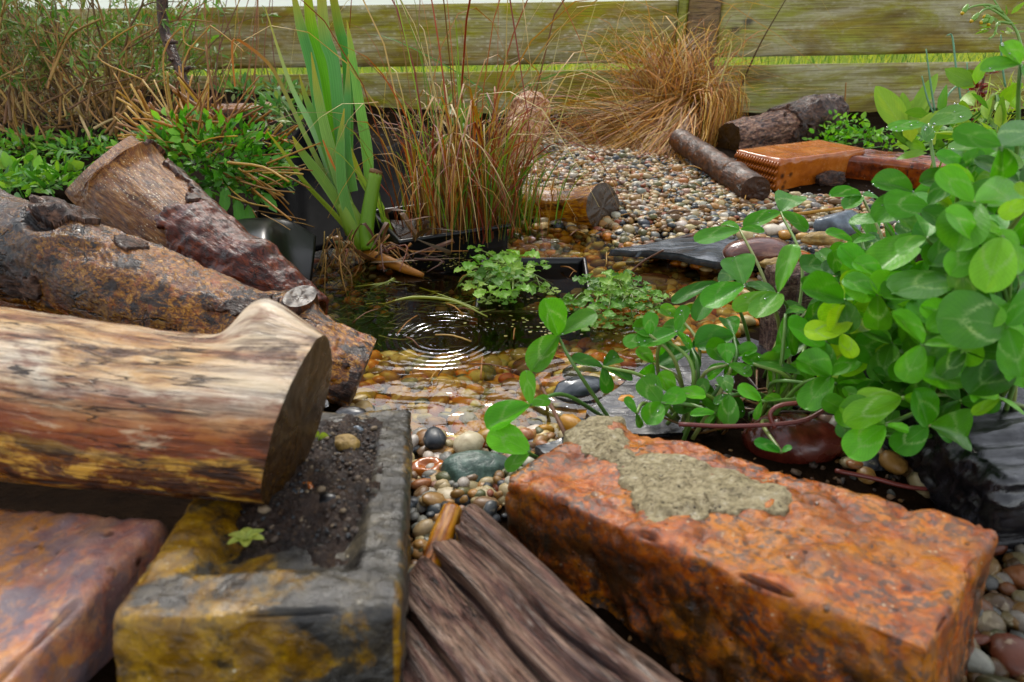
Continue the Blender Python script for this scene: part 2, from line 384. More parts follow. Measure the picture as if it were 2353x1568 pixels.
def mat_bark_speckled():
    N = NT('bark_speckled'); t = N.tc(); v = N.map(t, (1, 1.6, 1.6))
    a = N.noise(v, 250, 5, .7, .9); b = N.noise(N.map(t, (1, .6, .6)), 60, 6, .66, .7); d = N.noise(v, 600, 3, .6)
    c = N.ramp(a, [(.35, '#1a1310'), (.43, '#5a3826'), (.50, '#94623c'), (.57, '#c69258'), (.68, '#e2bc88')])
    c = N.mix(N.ramp(b, [(.52, 0.0), (.64, .7)]), c, '#6a3a2c'); c = N.mix(N.ramp(N.noise(v, 40, 6, .7, .5), [(.51, 0.0), (.58, .92)]), c, '#1c1614')
    c = N.mix(N.ramp(N.noise(N.map(t, (1, 1, 1), (5, 3, 1)), 90, 5, .66), [(.56, 0.0), (.66, .65)]), c, '#b4683c')
    w_ = N.n('VectorMath', {0: N.map(t, (22, 60, 60)), 1: N.n('TexNoise', {'Vector': t, 'Scale': 60.0, 'Detail': 4.0}).outputs['Color']}, operation='ADD').outputs[0]
    crk = N.vor(w_, 1.0, 'DISTANCE_TO_EDGE'); cm_ = N.math('MULTIPLY', N.ramp(crk, [(.015, 1.0), (.05, 0.0)]), N.ramp(N.noise(t, 22, 3, .6), [(.5, 0.0), (.58, 1.0)])); c = N.mix(cm_, c, '#0a0706'); a = N.math('SUBTRACT', a, N.math('MULTIPLY', cm_, .8))
    # rings of swirled bark round the old branch scar
    return N, c, a, d, t

def mat_brick(name, stops, dark, damt, ochre=None, scale=60, rough=(.22, .6), bumps=.7, bd=.002, big=None, stain=None):
    N = NT(name); t = N.tc(); a = N.noise(t, scale, 7, .68, .4); b = N.noise(t, scale * 2.2, 6, .68, .3); c = N.ramp(a, stops)
    if ochre: c = N.mix(N.ramp(N.noise(N.map(t, (1, 1, 1), (3, 1, 4)), scale * .3, 6, .66, .4), [(.47, 0.0), (.58, .85)]), c, ochre)
    if big: c = N.mix(N.ramp(N.noise(N.map(t, (1, 1.4, 1), (6, 2, 9)), scale * .22, 6, .68, .5), [(.50, 0.0), (.60, .8)]), c, big)
    reg = N.ramp(N.noise(N.map(t, (1, 1, 1), (8, 8, 2)), scale * .3, 4, .6), [(.36, .25), (.6, 1.0)])
    c = N.mix(N.math('MULTIPLY', N.ramp(b, [(damt[0], 0.0), (damt[1], .9)]), reg), c, dark)
    pit = N.vor(N.map(t, (1, 1, 1)), scale * 1.5); pm_ = N.math('MULTIPLY', N.ramp(pit, [(.10, 1.0), (.24, 0.0)]), N.ramp(N.noise(t, scale * .7, 3), [(.52, 0.0), (.6, 1.0)])); c = N.mix(N.math('MULTIPLY', pm_, .85), c, '#2a201c')
    sp = N.vor(t, 240); c = N.mix(N.math('MULTIPLY', N.ramp(sp, [(.1, .8), (.2, 0.0)]), N.ramp(N.noise(t, 90, 2), [(.56, 0.0), (.62, 1.0)])), c, '#d8c8b0')
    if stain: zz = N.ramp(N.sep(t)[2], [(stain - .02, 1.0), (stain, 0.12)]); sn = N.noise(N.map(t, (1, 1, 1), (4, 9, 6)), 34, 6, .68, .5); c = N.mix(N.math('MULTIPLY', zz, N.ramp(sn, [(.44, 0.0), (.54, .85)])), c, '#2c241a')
    h = N.math('SUBTRACT', N.math('ADD', a, N.math('MULTIPLY', b, .6)), N.math('MULTIPLY', pm_, .7))
    return N.fin(c, wet(N, t, rough[0], rough[1], 45), N.bump(h, bumps, bd), .4)

def mat_leaf(name, rough=.38, trans=.3, veins=True, chevron=False, tint=(1, 1, 1), spec=.5):
    N = NT(name); t = N.tc(); x, y, z = N.sep(t)[0], N.sep(t)[1], N.sep(t)[2]; ax = N.math('ABSOLUTE', x)
    c = N.mix(1.0, N.col(), tuple(tint), 'MULTIPLY')
    v3 = N.n('CombineXYZ', {0: N.math('MULTIPLY', x, .7), 1: y, 2: z}).outputs[0]
    nz = N.noise(v3, 4, 4, .6); c = N.mix(N.ramp(nz, [(.3, .35), (.7, 0.0)]), c, N.mix(1.0, c, (.45, .5, .35), 'MULTIPLY'))
    if chevron:
        e = N.math('ADD', N.math('SUBTRACT', y, .68), N.math('MULTIPLY', N.math('POWER', ax, 1.3), .42))
        e = N.math('ADD', e, N.math('MULTIPLY', N.math('SUBTRACT', N.noise(v3, 14, 3, .8), .5), .34))
        band = N.ramp(N.math('ABSOLUTE', e), [(.01, .7), (.07, 0.0)])
        band = N.math('MULTIPLY', band, N.ramp(N.noise(v3, 7, 3, .7), [(.36, .15), (.56, 1.0)])); band = N.math('MULTIPLY', band, N.ramp(N.noise(N.n('CombineXYZ', {2: z}).outputs[0], 3.1, 1), [(.36, .08), (.6, 1.0)])); c = N.mix(band, c, '#b4d884')
    h = y
    if not veins:
        sv = N.math('SINE', N.math('ADD', N.math('MULTIPLY', x, 17), z)); c = N.mix(N.ramp(sv, [(.0, .0), (1.0, .30)]), c, N.mix(1.0, c, (.55, .6, .5), 'MULTIPLY')); c = N.mix(N.ramp(ax, [(.86, 0.0), (1.0, .5)]), c, N.mix(.5, c, '#c8d890'))
    if veins:
        c = N.mix(N.ramp(ax, [(.0, .38), (.06, 0.0)]), c, N.mix(.5, c, '#b5cf86'))
        w = N.math('SINE', N.math('ADD', N.math('SUBTRACT', N.math('MULTIPLY', y, 74), N.math('MULTIPLY', ax, 30)), N.math('MULTIPLY', nz, 3.0))); c = N.mix(N.ramp(w, [(.55, 0.0), (1.0, .28)]), c, N.mix(1.0, c, (.55, .62, .5), 'MULTIPLY')); c = N.mix(N.ramp(N.noise(v3, 1.7, 2), [(.55, 0.0), (.75, .4)]), c, N.mix(1.0, c, (1.7, 1.25, .7), 'MULTIPLY')); h = N.math('ADD', N.math('MULTIPLY', w, .045), nz)
        bp = N.bump(h, .35, .0012)
    else: bp = N.bump(N.math('ADD', N.math('MULTIPLY', N.math('SINE', N.math('MULTIPLY', x, 22)), .3), N.math('MULTIPLY', nz, .4)), .3, .0008)
    N.fin(c, rough, bp, spec)
    tl = N.n('BsdfTranslucent', {'Color': N.mix(1.0, c, (1.15, 1.25, .55), 'MULTIPLY')}); mx = N.n('MixShader', {0: trans, 1: N.b.outputs[0], 2: tl.outputs[0]})
    N.t.links.new(mx.outputs[0], N.out.inputs['Surface']); return N.m

def mat_simple(name, col, rough=.5, nscale=80, var=.35, bumps=.3, bd=.001, stretch=(1, 1, 1), usecol=False, spec=.5, dark=None):
    N = NT(name); t = N.map(N.tc(), stretch); a = N.noise(t, nscale, 5, .6, .3); base = N.col() if usecol else S4(col)
    c = N.mix(N.ramp(a, [(.35, var), (.65, 0.0)]), base, N.mix(1.0, base, (.35, .33, .3), 'MULTIPLY') if dark is None else dark)
    return N.fin(c, rough, N.bump(a, bumps, bd), spec)

def mat_pebble():
    N = NT('pebble'); o = N.obj(); oi = N.n('ObjectInfo'); c = N.mix(1.0, N.col(), oi.outputs['Color'], 'MULTIPLY')
    t = N.n('VectorMath', {0: N.tc(), 1: N.n('CombineXYZ', {0: oi.outputs['Random'], 1: oi.outputs['Random']}).outputs[0]}, operation='ADD').outputs[0]
    a = N.noise(t, 220, 5, .65, .6); c = N.mix(N.ramp(a, [(.32, .55), (.52, 0.0)]), c, N.mix(1.0, c, (.45, .38, .3), 'MULTIPLY'))
    c = N.mix(N.ramp(N.noise(t, 120, 3, .6, 1.5), [(.6, 0.0), (.7, .35)]), c, '#d8cdb4')
    return N.fin(c, N.ramp(a, [(.3, .28), (.7, .55)]), N.bump(a, .35, .0008), .35)

def mat_water():
    N = NT('pond_water'); o = N.obj(); x, y, _ = N.sep(o); h = None
    def ring(px, py, k, r0, w, amp):
        c = at(px, py, 0); dx = N.math('SUBTRACT', x, float(c[0])); dy = N.math('SUBTRACT', y, float(c[1]))
        d = N.math('SQRT', N.math('ADD', N.math('MULTIPLY', dx, dx), N.math('MULTIPLY', dy, dy)))
        e = N.math('DIVIDE', N.math('SUBTRACT', d, r0), w); g = N.math('EXPONENT', N.math('MULTIPLY', N.math('MULTIPLY', e, e), -1.0))
        md = N.ramp(N.noise(N.map(o, (26, 40, 1)), 1.0, 2), [(.36, .15), (.62, 1.0)])
        return N.math('MULTIPLY', N.math('MULTIPLY', N.math('MULTIPLY', N.math('SINE', N.math('ADD', N.math('MULTIPLY', d, k), N.math('MULTIPLY', md, .8))), g), md), amp)
    for a in ((1015, 775, 800, 0.042, .020, .34), (1270, 565, 700, .018, .012, .8), (1330, 890, 480, .040, .016, .5), (1460, 800, 700, .04, .02, .25), (1215, 580, 700, .03, .015, .5), (1405, 738, 700, .024, .008, .5), (1455, 733, 700, .022, .007, .5)):
        r_ = ring(*a); h = r_ if h is None else N.math('ADD', h, r_)
    sw = N.noise(N.map(o, (11, 24, 1)), 1.0, 2, .4, .9); h = N.math('ADD', h, N.math('MULTIPLY', sw, 2.0))
    h = N.math('ADD', h, N.math('MULTIPLY', N.noise(N.map(o, (50, 95, 1)), 1.0, 2, .5, .8), .16))
    bp = N.bump(h, 1.0, .00085)
    N.t.nodes.remove(N.b)
    tr = N.n('BsdfTransparent', {'Color': (.94, .86, .48, 1)}); gl = N.n('BsdfGlossy', {'Color': (1, 1, 1, 1), 'Roughness': .015, 'Normal': bp}); fr = N.n('Fresnel', {'IOR': 1.34, 'Normal': bp})
    mx = N.n('MixShader', {0: fr.outputs[0], 1: tr.outputs[0], 2: gl.outputs[0]}); N.t.links.new(mx.outputs[0], N.out.inputs['Surface']); return N.m

def mat_drop():
    N = NT('water_drop'); N.t.nodes.remove(N.b); tr = N.n('BsdfTransparent', {'Color': (.9, .95, .9, 1)}); gl = N.n('BsdfGlossy', {'Roughness': .03})
    mx = N.n('MixShader', {0: .42, 1: tr.outputs[0], 2: gl.outputs[0]}); N.t.links.new(mx.outputs[0], N.out.inputs['Surface']); return N.m

def mat_soil():
    N = NT('soil'); o = N.obj(); a = N.noise(o, 60, 7, .68); c = N.ramp(a, [(.35, '#1c1512'), (.55, '#463830'), (.75, '#6a584a')])
    c = N.mix(N.ramp(N.vor(o, 300), [(.16, .7), (.3, 0.0)]), c, '#6a5848'); return N.fin(c, wet(N, o, .3, .75, 90), N.bump(N.noise(o, 220, 6, .75), 1.0, .006), .35)
def mat_bed():
    N = NT('pond_bed'); o = N.obj(); a = N.noise(o, 40, 6, .65); c = N.ramp(a, [(.35, '#14140a'), (.55, '#2a2812'), (.75, '#4a421f')])
    return N.fin(c, .6, N.bump(a, .6, .003))
def mat_endgrain(name, c0, c1, c2, rings=1700):
    N = NT(name); t = N.tc(); x, y, z = N.sep(t); v = N.n('CombineXYZ', {0: y, 1: z}).outputs[0]
    d = N.n('VectorMath', {0: v}, operation='LENGTH').outputs['Value']; nz = N.noise(v, 50, 3, .6)
    w = N.math('SINE', N.math('MULTIPLY', N.math('ADD', d, N.math('MULTIPLY', nz, .006)), rings)); fib = N.noise(N.map(v, (60, 240, 1)), 2.4, 5, .65)
    c = N.ramp(fib, [(.3, c0), (.55, c1), (.75, c2)]); c = N.mix(N.ramp(w, [(.2, .0), (.9, .6)]), c, c0)
    c = N.mix(N.ramp(N.noise(v, 26, 4, .6), [(.52, 0.0), (.68, .7)]), c, c0)
    return N.fin(c, wet(N, v, .3, .65, 60), N.bump(fib, .5, .0012))
def mat_slate(name, base, light, dark, sx=(1, 6, 1)):
    N = NT(name); t = N.tc(); a = N.noise(N.map(t, sx), 18, 6, .62, .5); b = N.noise(N.map(t, (1, 1, 1)), 120, 4, .6)
    c = N.ramp(a, [(.32, dark), (.52, base), (.72, light)]); c = N.mix(N.ramp(b, [(.35, .4), (.6, 0.0)]), c, dark)
    return N.fin(c, wet(N, t, .12, .42, 30), N.bump(N.math('ADD', a, N.math('MULTIPLY', b, .3)), .5, .0015), .6)

MT = {}
MT['fence_left'] = mat_fence('fence_wood_brown', 0.0); MT['fence_right'] = mat_fence('fence_wood_green', 5.0)
MT['post'] = mat_wood('post_wood', [(.3, '#665240'), (.55, '#8a7458'), (.75, '#a08c70')], '#70602f', (.5, .7), (1, 7, 7), 12, .45, .7)
MT['batten'] = mat_wood('batten_wood', [(.3, '#7b7a45'), (.55, '#a0a062'), (.75, '#b5b57c')], '#8f9a45', (.5, .7), (1, 7, 7), 12, .45, .7)
MT['maroon'] = mat_simple('maroon_paint', '#4a1f22', .5)
N, c, a, d, t = mat_bark_speckled(); BARK_N = (N, c, a, d, t)
MT['bare'] = mat_wood('bare_split_wood', [(.3, '#52301e'), (.45, '#84563a'), (.58, '#b0845c'), (.75, '#d2aa80')], '#4a2a1a', (.52, .66), (.8, 8, 8), 46, .35, .65, .8, .0016, '#eadcc0', .75)
def mat_pale():
    N = NT('peeled_pale_wood'); t = N.tc(); z = N.sep(t)[2]; v = N.map(t, (1, 5, 5)); a = N.noise(v, 24, 7, .66, .5); f = N.noise(N.map(t, (1, 16, 16)), 26, 5, .65, .3); bl = N.noise(N.map(t, (1, 2.2, 2.2), (3, 1, 7)), 34, 6, .7, .5)
    h = N.math('ADD', N.math('MULTIPLY', z, 11.5), N.math('MULTIPLY', N.math('SUBTRACT', N.noise(N.map(t, (1, 2, 2)), 12, 5, .65, .3), .5), .45)); h = N.math('ADD', h, .5)
    c = N.ramp(h, [(.08, '#c08e4c'), (.20, '#b07c40'), (.28, '#5a341e'), (.40, '#68412a'), (.50, '#8a5a36'), (.545, '#dcb478'), (.59, '#7c442a'), (.70, '#9c6044'), (.78, '#c89e7c'), (.87, '#f4e6d2'), (.98, '#d8b48c')])
    up_ = N.ramp(h, [(.54, .15), (.64, 1.0)]); low = N.ramp(h, [(.16, .35), (.28, 1.0), (.52, .95), (.60, .12), (1.0, .05)])
    c = N.mix(N.math('MULTIPLY', N.ramp(a, [(.40, .8), (.52, 0.0)]), up_), c, '#7a4224'); c = N.mix(N.math('MULTIPLY', N.ramp(a, [(.56, 0.0), (.66, .8)]), up_), c, '#f0dcc0')
    c = N.mix(N.math('MULTIPLY', N.ramp(bl, [(.50, 0.0), (.55, .95)]), low), c, '#1c100c'); c = N.mix(N.math('MULTIPLY', N.ramp(bl, [(.40, .95), (.46, 0.0)]), low), c, '#e4ba7c')
    st = N.noise(N.map(t, (1, 3, 3), (5, 2, 1)), 15, 6, .66, .4); c = N.mix(N.ramp(st, [(.57, 0.0), (.63, .85)]), c, '#43271a'); c = N.mix(N.ramp(f, [(.36, .65), (.54, 0.0)]), c, '#3a1e12')
    ck = N.math('ABSOLUTE', N.math('SUBTRACT', N.noise(N.map(t, (.7, 9, 9), (2, 4, 4)), 13, 4, .6, .4), .5)); cm_ = N.math('MULTIPLY', N.ramp(ck, [(.004, .9), (.014, 0.0)]), N.ramp(N.noise(t, 18, 2), [(.45, 0.0), (.55, 1.0)])); c = N.mix(cm_, c, '#1c0e0a')
    return N.fin(c, wet(N, t, .25, .55, 40), N.bump(N.math('SUBTRACT', N.math('ADD', a, N.math('MULTIPLY', f, .8)), cm_), .9, .002), .35)
MT['pale'] = mat_pale()
MT['pinkwood'] = mat_wood('rough_pinkish_wood', [(.3, '#7a4a34'), (.45, '#b88464'), (.58, '#dcb494'), (.74, '#eed6bc')], '#6e3e2c', (.54, .66), (1, 2.2, 2.2), 60, .4, .7, .9, .003)
MT['smallpale'] = mat_wood('peeled_amber_wood', [(.28, '#5a3216'), (.42, '#96602f'), (.56, '#c6914f'), (.72, '#e2b878')], '#3a2112', (.52, .64), (1, 6, 6), 44, .25, .5, .5, .0015, None, .5)
MT['weathered'] = mat_wood('weathered_timber', [(.32, '#382420'), (.45, '#745850'), (.57, '#a28878'), (.70, '#c8b0a0')], '#523628', (.54, .68), (.45, 7, 7), 26, .4, .7, 1.0, .004, None, .95, '#150d0b')
MT['darkbark'] = mat_wood('dark_wet_bark', [(.3, '#1c1512'), (.46, '#46342c'), (.60, '#755848'), (.76, '#a08474')], '#241b1a', (.5, .66), (1, 2, 2), 110, .3, .6, 1.0, .003)
MT['purplebark'] = mat_wood('smooth_purple_bark', [(.3, '#24100c'), (.5, '#5c2c20'), (.65, '#7c442e'), (.8, '#905c44')], '#2a120c', (.50, .62), (1, 1.5, 1.5), 90, .35, .62, .8, .0015)
MT['flakybark'] = mat_wood('flaky_pinkish_bark', [(.3, '#3a2a26'), (.44, '#7a5a4e'), (.56, '#b89480'), (.70, '#e0c2a8')], '#2a2022', (.5, .64), (1, 3, 3), 80, .3, .55, 1.0, .003)
MT['brownbark'] = mat_wood('brown_branch_bark', [(.3, '#20100a'), (.48, '#482a1a'), (.62, '#6e4426'), (.8, '#94682e')], '#20100a', (.5, .64), (1, 2, 2), 75, .45, .7, .7, .0015)
MT['end_dark'] = mat_endgrain('sawn_end_dark', '#1c120b', '#46321e', '#705638'); MT['end_brown'] = mat_endgrain('sawn_end_brown', '#231410', '#452c20', '#644632')
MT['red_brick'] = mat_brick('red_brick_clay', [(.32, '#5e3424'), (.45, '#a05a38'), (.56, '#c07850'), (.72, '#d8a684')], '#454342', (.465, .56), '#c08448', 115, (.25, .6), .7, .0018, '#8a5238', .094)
MT['orange_brick'] = mat_brick('orange_brick_clay', [(.34, '#86605a'), (.47, '#b48272'), (.58, '#c69a82'), (.74, '#d6b292')], '#7a7278', (.42, .54), '#c89468', 55, (.22, .55), .7, .002, '#8a7674')
def mat_frog():
    N = NT('stained_brick'); t = N.tc(); x, y, z = N.sep(t)[0], N.sep(t)[1], N.sep(t)[2]; a = N.noise(t, 70, 7, .68, .4); b = N.noise(t, 220, 4, .66); m = N.noise(N.map(t, (1, 1, 1), (2, 5, 1)), 26, 6, .66, .5)
    yy = y if flip_frog else N.math('SUBTRACT', .1025, y)
    grey = N.ramp(a, [(.34, '#1e1d1c'), (.5, '#3b3833'), (.62, '#565045'), (.78, '#7a6f5a')]); och = N.ramp(a, [(.32, '#4a381c'), (.48, '#7a5e30'), (.62, '#a08248'), (.8, '#b89c66')])
    e = N.math('ADD', N.math('MULTIPLY', N.math('SUBTRACT', yy, .052), 9.0), N.math('MULTIPLY', N.math('SUBTRACT', m, .5), 2.6)); e = N.math('ADD', e, N.math('MULTIPLY', N.math('LESS_THAN', x, .0022), .35)); e = N.math('ADD', e, N.math('MULTIPLY', N.math('LESS_THAN', yy, .0035), .42))
    c = N.mix(N.ramp(e, [(.0, 0.0), (.22, 1.0)]), grey, och); c = N.mix(N.ramp(N.noise(N.map(t, (1, 1, 1), (7, 2, 3)), 38, 6, .7, .4), [(.55, 0.0), (.64, .9)]), c, '#25221e'); c = N.mix(N.ramp(b, [(.34, .5), (.5, 0.0)]), c, '#2c2924')
    sp = N.vor(t, 200); c = N.mix(N.math('MULTIPLY', N.ramp(sp, [(.08, .8), (.16, 0.0)]), N.ramp(N.noise(t, 70, 2), [(.58, 0.0), (.62, 1.0)])), c, '#d8cfb8')
    return N.fin(c, wet(N, t, .28, .6, 45), N.bump(N.math('ADD', a, N.math('MULTIPLY', b, .6)), .8, .002), .4)
MT['tile_brick'] = mat_brick('smooth_tile_clay', [(.3, '#8c5034'), (.5, '#b0704c'), (.7, '#cc9068')], '#6e3a22', (.6, .74), None, 26, (.2, .4), .25, .001)
MT['dark_brick'] = mat_brick('wet_dark_clay', [(.3, '#4a2418'), (.5, '#7c4228'), (.7, '#a06438')], '#2a1814', (.50, .62), None, 30, (.15, .4), .4, .0015)
MT['mortar'] = mat_brick('old_mortar', [(.3, '#756c58'), (.46, '#b0a488'), (.60, '#d0c4a8'), (.74, '#eee8da')], '#54452c', (.50, .62), None, 200, (.55, .85), 1.0, .003)
MT['clover'] = mat_leaf('clover_leaf', .34, .36, True, True, (2.0, 1.5, .5), .26); MT['herb'] = mat_leaf('herb_leaf', .42, .32, tint=(1.4, 1.15, .75), spec=.3); MT['strap'] = mat_leaf('strap_leaf', .42, .28, False, tint=(1.35, 1.2, .66), spec=.28)
MT['dry'] = mat_leaf('dry_blade', .5, .22, False); MT['stem'] = mat_simple('green_stem', '#7fa040', .4, 60, .25, .2, .0005, usecol=True)
MT['twig'] = mat_simple('woody_twig', '#7a6040', .6, 200, .5, .5, .001, (1, 3, 3), usecol=True)
MT['plastic'] = mat_simple('black_plastic', '#09090a', .3, 30, .2, .12, .002, spec=.35)
MT['plastic_matt'] = mat_simple('black_liner', '#08080a', .75, 60, .2, .25, .002, spec=.06)
MT['sleeper'] = mat_slate('dark_wet_sleeper', '#1e1d1f', '#454448', '#0d0d0e', (3, 14, 3)); MT['slate'] = mat_slate('grey_slate', '#4a4f54', '#6d7276', '#2e3236'); MT['slate_dark'] = mat_slate('dark_slate', '#2c2b2e', '#58585c', '#151517', (3, 14, 3))
MT['pebble'] = mat_pebble(); MT['water'] = mat_water(); MT['drop'] = mat_drop(); MT['soil'] = mat_soil(); MT['bed'] = mat_bed()
MT['green_stone'] = mat_simple('green_schist', '#5c7a6a', .4, 130, .75, .8, .002, dark='#22302a'); MT['grey_rock'] = mat_simple('grey_blue_rock', '#7f8890', .35, 70, .7, .8, .002, dark='#3a4048')
MT['cobble'] = mat_slate('banded_brown_cobble', '#76524a', '#a07a66', '#4e332c', (2, 9, 9)); MT['red_cobble'] = mat_slate('red_cobble', '#5f3029', '#7d4a40', '#3c1c18', (3, 3, 3)); MT['tan_rough'] = mat_simple('rough_tan_stone', '#b09668', .6, 160, .7, 1.0, .003)
N = NT('white_wall'); MT['white_wall'] = N.fin((.92, .91, .87, 1), .8)
# ---------------------------------------------------------------- ground, pond bed, water, lawn
POND_PX = [(850, 1010), (1000, 1022), (1130, 1020), (1300, 1000), (1420, 960), (1480, 905), (1640, 800), (1760, 700), (1650, 612), (1500, 588), (1400, 548), (1330, 522), (1240, 520), (1150, 530), (1000, 545), (860, 560), (740, 560), (640, 600), (640, 700), (760, 860)]
POND = np.array([at(x, y, 0)[:2] for x, y in POND_PX])
DEEP = at(885, 640, 0)[:2]
def pond_in(x, y): return polydist(x, y, POND)
def ground_z(x, y):
    x = np.asarray(x, float); y = np.asarray(y, float)
    d = pond_in(x, y)
    q = np.exp(-(((x - DEEP[0]) / .15) ** 2 + ((y - DEEP[1]) / .10) ** 2))
    dep = .019 + .020 * sstep(.0, .2, d) + .11 * q
    z_in = -dep * sstep(-.004, .03, d)
    bank = .016 + .05 * sstep(-.28, -.75, x) + .03 * sstep(1.25, 1.9, y) * sstep(.1, -.5, x)
    front = np.clip((.34 - y) * .24, 0, .055) * sstep(.0, -.08, x) * sstep(-.45, -.3, x)
    z_out = (bank + front) * sstep(.0, .10, -d)
    n = fbm(np.stack([x * 14, y * 14, x * 0], -1), 3, 4) * .004
    far = sstep(2.0, 2.6, y); return np.where(d > 0, z_in, z_out * (1 - far) + .0 * far) + n * sstep(-.2, .2, np.abs(d) * 8)
gx = np.concatenate([[-80, -30, -12, -6, -3.5, -2.4, -1.8], np.linspace(-1.4, 1.5, 260), [1.9, 2.5, 3.6, 6, 12, 30, 80]])
gy = np.concatenate([[-60, -20, -6, -2, -.8, -.4, -.2], np.linspace(-.05, 2.3, 220), [2.6, 3, 3.6, 4.4, 5.5, 7, 9, 12, 18, 30, 60, 120]])
GX, GY = np.meshgrid(gx, gy, indexing='ij'); GZ = ground_z(GX, GY)
g = MB(); c = np.where((pond_in(GX, GY) > -.01)[..., None], S('#5c5426'), S('#241a12')); lawn = sstep(2.15, 2.4, GY)[..., None]; c = c * (1 - lawn) + S('#b8d04a') * lawn
g.add(np.stack([GX, GY, GZ], -1).reshape(-1, 3), grid_quads(len(gx), len(gy))[:, ::-1], None, c.reshape(-1, 3), np.stack([GX, GY, GZ], -1).reshape(-1, 3))
N = NT('garden_soil'); o_ = N.obj(); a_ = N.noise(o_, 60, 7, .68); c_ = N.mix(N.ramp(a_, [(.35, .75), (.65, 0.0)]), N.col(), N.mix(1.0, N.col(), (.35, .33, .3), 'MULTIPLY'))
MT['ground'] = N.fin(c_, .85, N.bump(N.noise(o_, 240, 5, .7), 1.0, .005), .03)
struct(g.build('ground', MT['ground']))

w = MB(); wx = np.linspace(-.46, .52, 60); wy = np.linspace(.33, 1.12, 50); WX, WY = np.meshgrid(wx, wy, indexing='ij')
w.add(np.stack([WX, WY, WX * 0], -1).reshape(-1, 3), grid_quads(60, 50)[:, ::-1], None, (1, 1, 1)); struct(w.build('pond_water', MT['water']))

lw = MB()
for _ in range(9000):
    y = 2.12 + 5.5 * R.random() ** 1.5; x = R.uniform(-1.3, 1.7) * (.6 + y * .35); h = R.uniform(.03, .075) * (1 + .8 * (R.random() < .12)); a_ = R.uniform(0, 6.28)
    b0 = A(x, y, -.002); lean = A(math.cos(a_), math.sin(a_), 0) * h * R.uniform(.1, .7)
    wd = .003 + .0006 * y; ribbon(lw, [b0, b0 + lean * .35 + Z * h * .6, b0 + lean + Z * h], [wd, wd * .8, .0005], 4, jit(S(R.choice(['#c8e04a', '#d8ea5a', '#98c040', '#e6f07a', '#5f9a30', '#447f28'])), .15))
tag(lw.build('lawn_grass', MT['herb']), 'bright yellow green lawn seen through the gap between the fence boards', 'grass', kind='stuff')

# ---------------------------------------------------------------- fence
FY = 1.95
def fz(y): return aty(CX, y, FY)[2]
fence = thing('garden_fence', 'weathered horizontal board fence with green algae behind the pond', 'fence', (0, FY, 0))
xL = aty(1556, 60, FY)[0]; xP0 = aty(1577, 60, FY)[0]; xP1 = aty(1651, 60, FY)[0]
def board(z0, z1, x0, x1, y0, mat, lab, seed):
    mb = MB(); slab(mb, (x0, y0, z0), (x1 - x0, 0, 0), (0, .022, 0), (0, 0, z1 - z0), .012, .003, lambda p, n: .0012 * fbm(p * A(3, 30, 60) + seed, 3, seed))
    o = mb.build('board', mat, fence, smooth=True); o['label'] = lab; return o
board(fz(150), fz(6), -1.9, xL - .001, FY, MT['fence_left'], 'brown upper left board with pale lichen patches', 1)
board(-.06, fz(164.5), -1.9, xL - .001, FY, MT['fence_left'], 'dark olive lower left board', 2)
board(fz(139), fz(-22), xP1 + .001, 1.9, FY - .004, MT['fence_right'], 'yellow green upper right board with dark knots', 3)
board(-.06, fz(158.5), xP1 + .001, 1.9, FY - .004, MT['fence_right'], 'olive green lower right board', 4)
mb = MB(); slab(mb, (xP0 + .001, FY - .01, -.08), (xP1 - xP0 - .002, 0, 0), (0, .075, 0), (0, 0, .62), .012, .004, lambda p, n: .0012 * fbm(p * A(30, 30, 5), 3)); mb.build('post', MT['post'], fence)
mb = MB(); slab(mb, (xL, FY - .006, -.06), (xP0 - xL, 0, 0), (0, .03, 0), (0, 0, .6), .012, .003); mb.build('batten', MT['batten'], fence)
mb = MB(); slab(mb, (xP0 - .0005, FY - .016, .0), (xP1 - xP0 - .004, 0, 0), (0, .0055, 0), (0, 0, fz(147)), .01, .001); mb.build('kick_plate', MT['maroon'], fence)

# the white building beyond the lawn, just showing above the fence
bd = thing('white_building', 'white building beyond the lawn, showing only as a pale strip above the fence', 'building', (0, 6, 0))
mb = MB(); slab(mb, (-9, 6, -.05), (18, 0, 0), (0, 3.6, 0), (0, 0, 1.62), .3, .01); mb.build('wall', MT['white_wall'], bd)
mb = MB(); slab(mb, (-9.3, 5.8, 1.57), (18.6, 0, 0), (0, 2.35, 3.0), (0, -.10, .08), .25, .01); slab(mb, (-9.3, 10.5, 1.57), (18.6, 0, 0), (0, -2.34, 2.98), (0, .10, .08), .25, .01); mb.build('unseen_roof', MT['slate_dark'], bd)  # dark slopes out of view, added to darken the water's reflections
# ---------------------------------------------------------------- bricks
def brick_from(L, B, F, th=.065):                          # three top corners -> O, edge vectors; a = long, b = short, c = up
    a = F - L; b = B - L; b = b - unit(a) * np.dot(b, unit(a)); n_ = unit(np.cross(a, b)); n_ = n_ if n_[2] > 0 else -n_
    return L - n_ * th, a, b, n_ * th
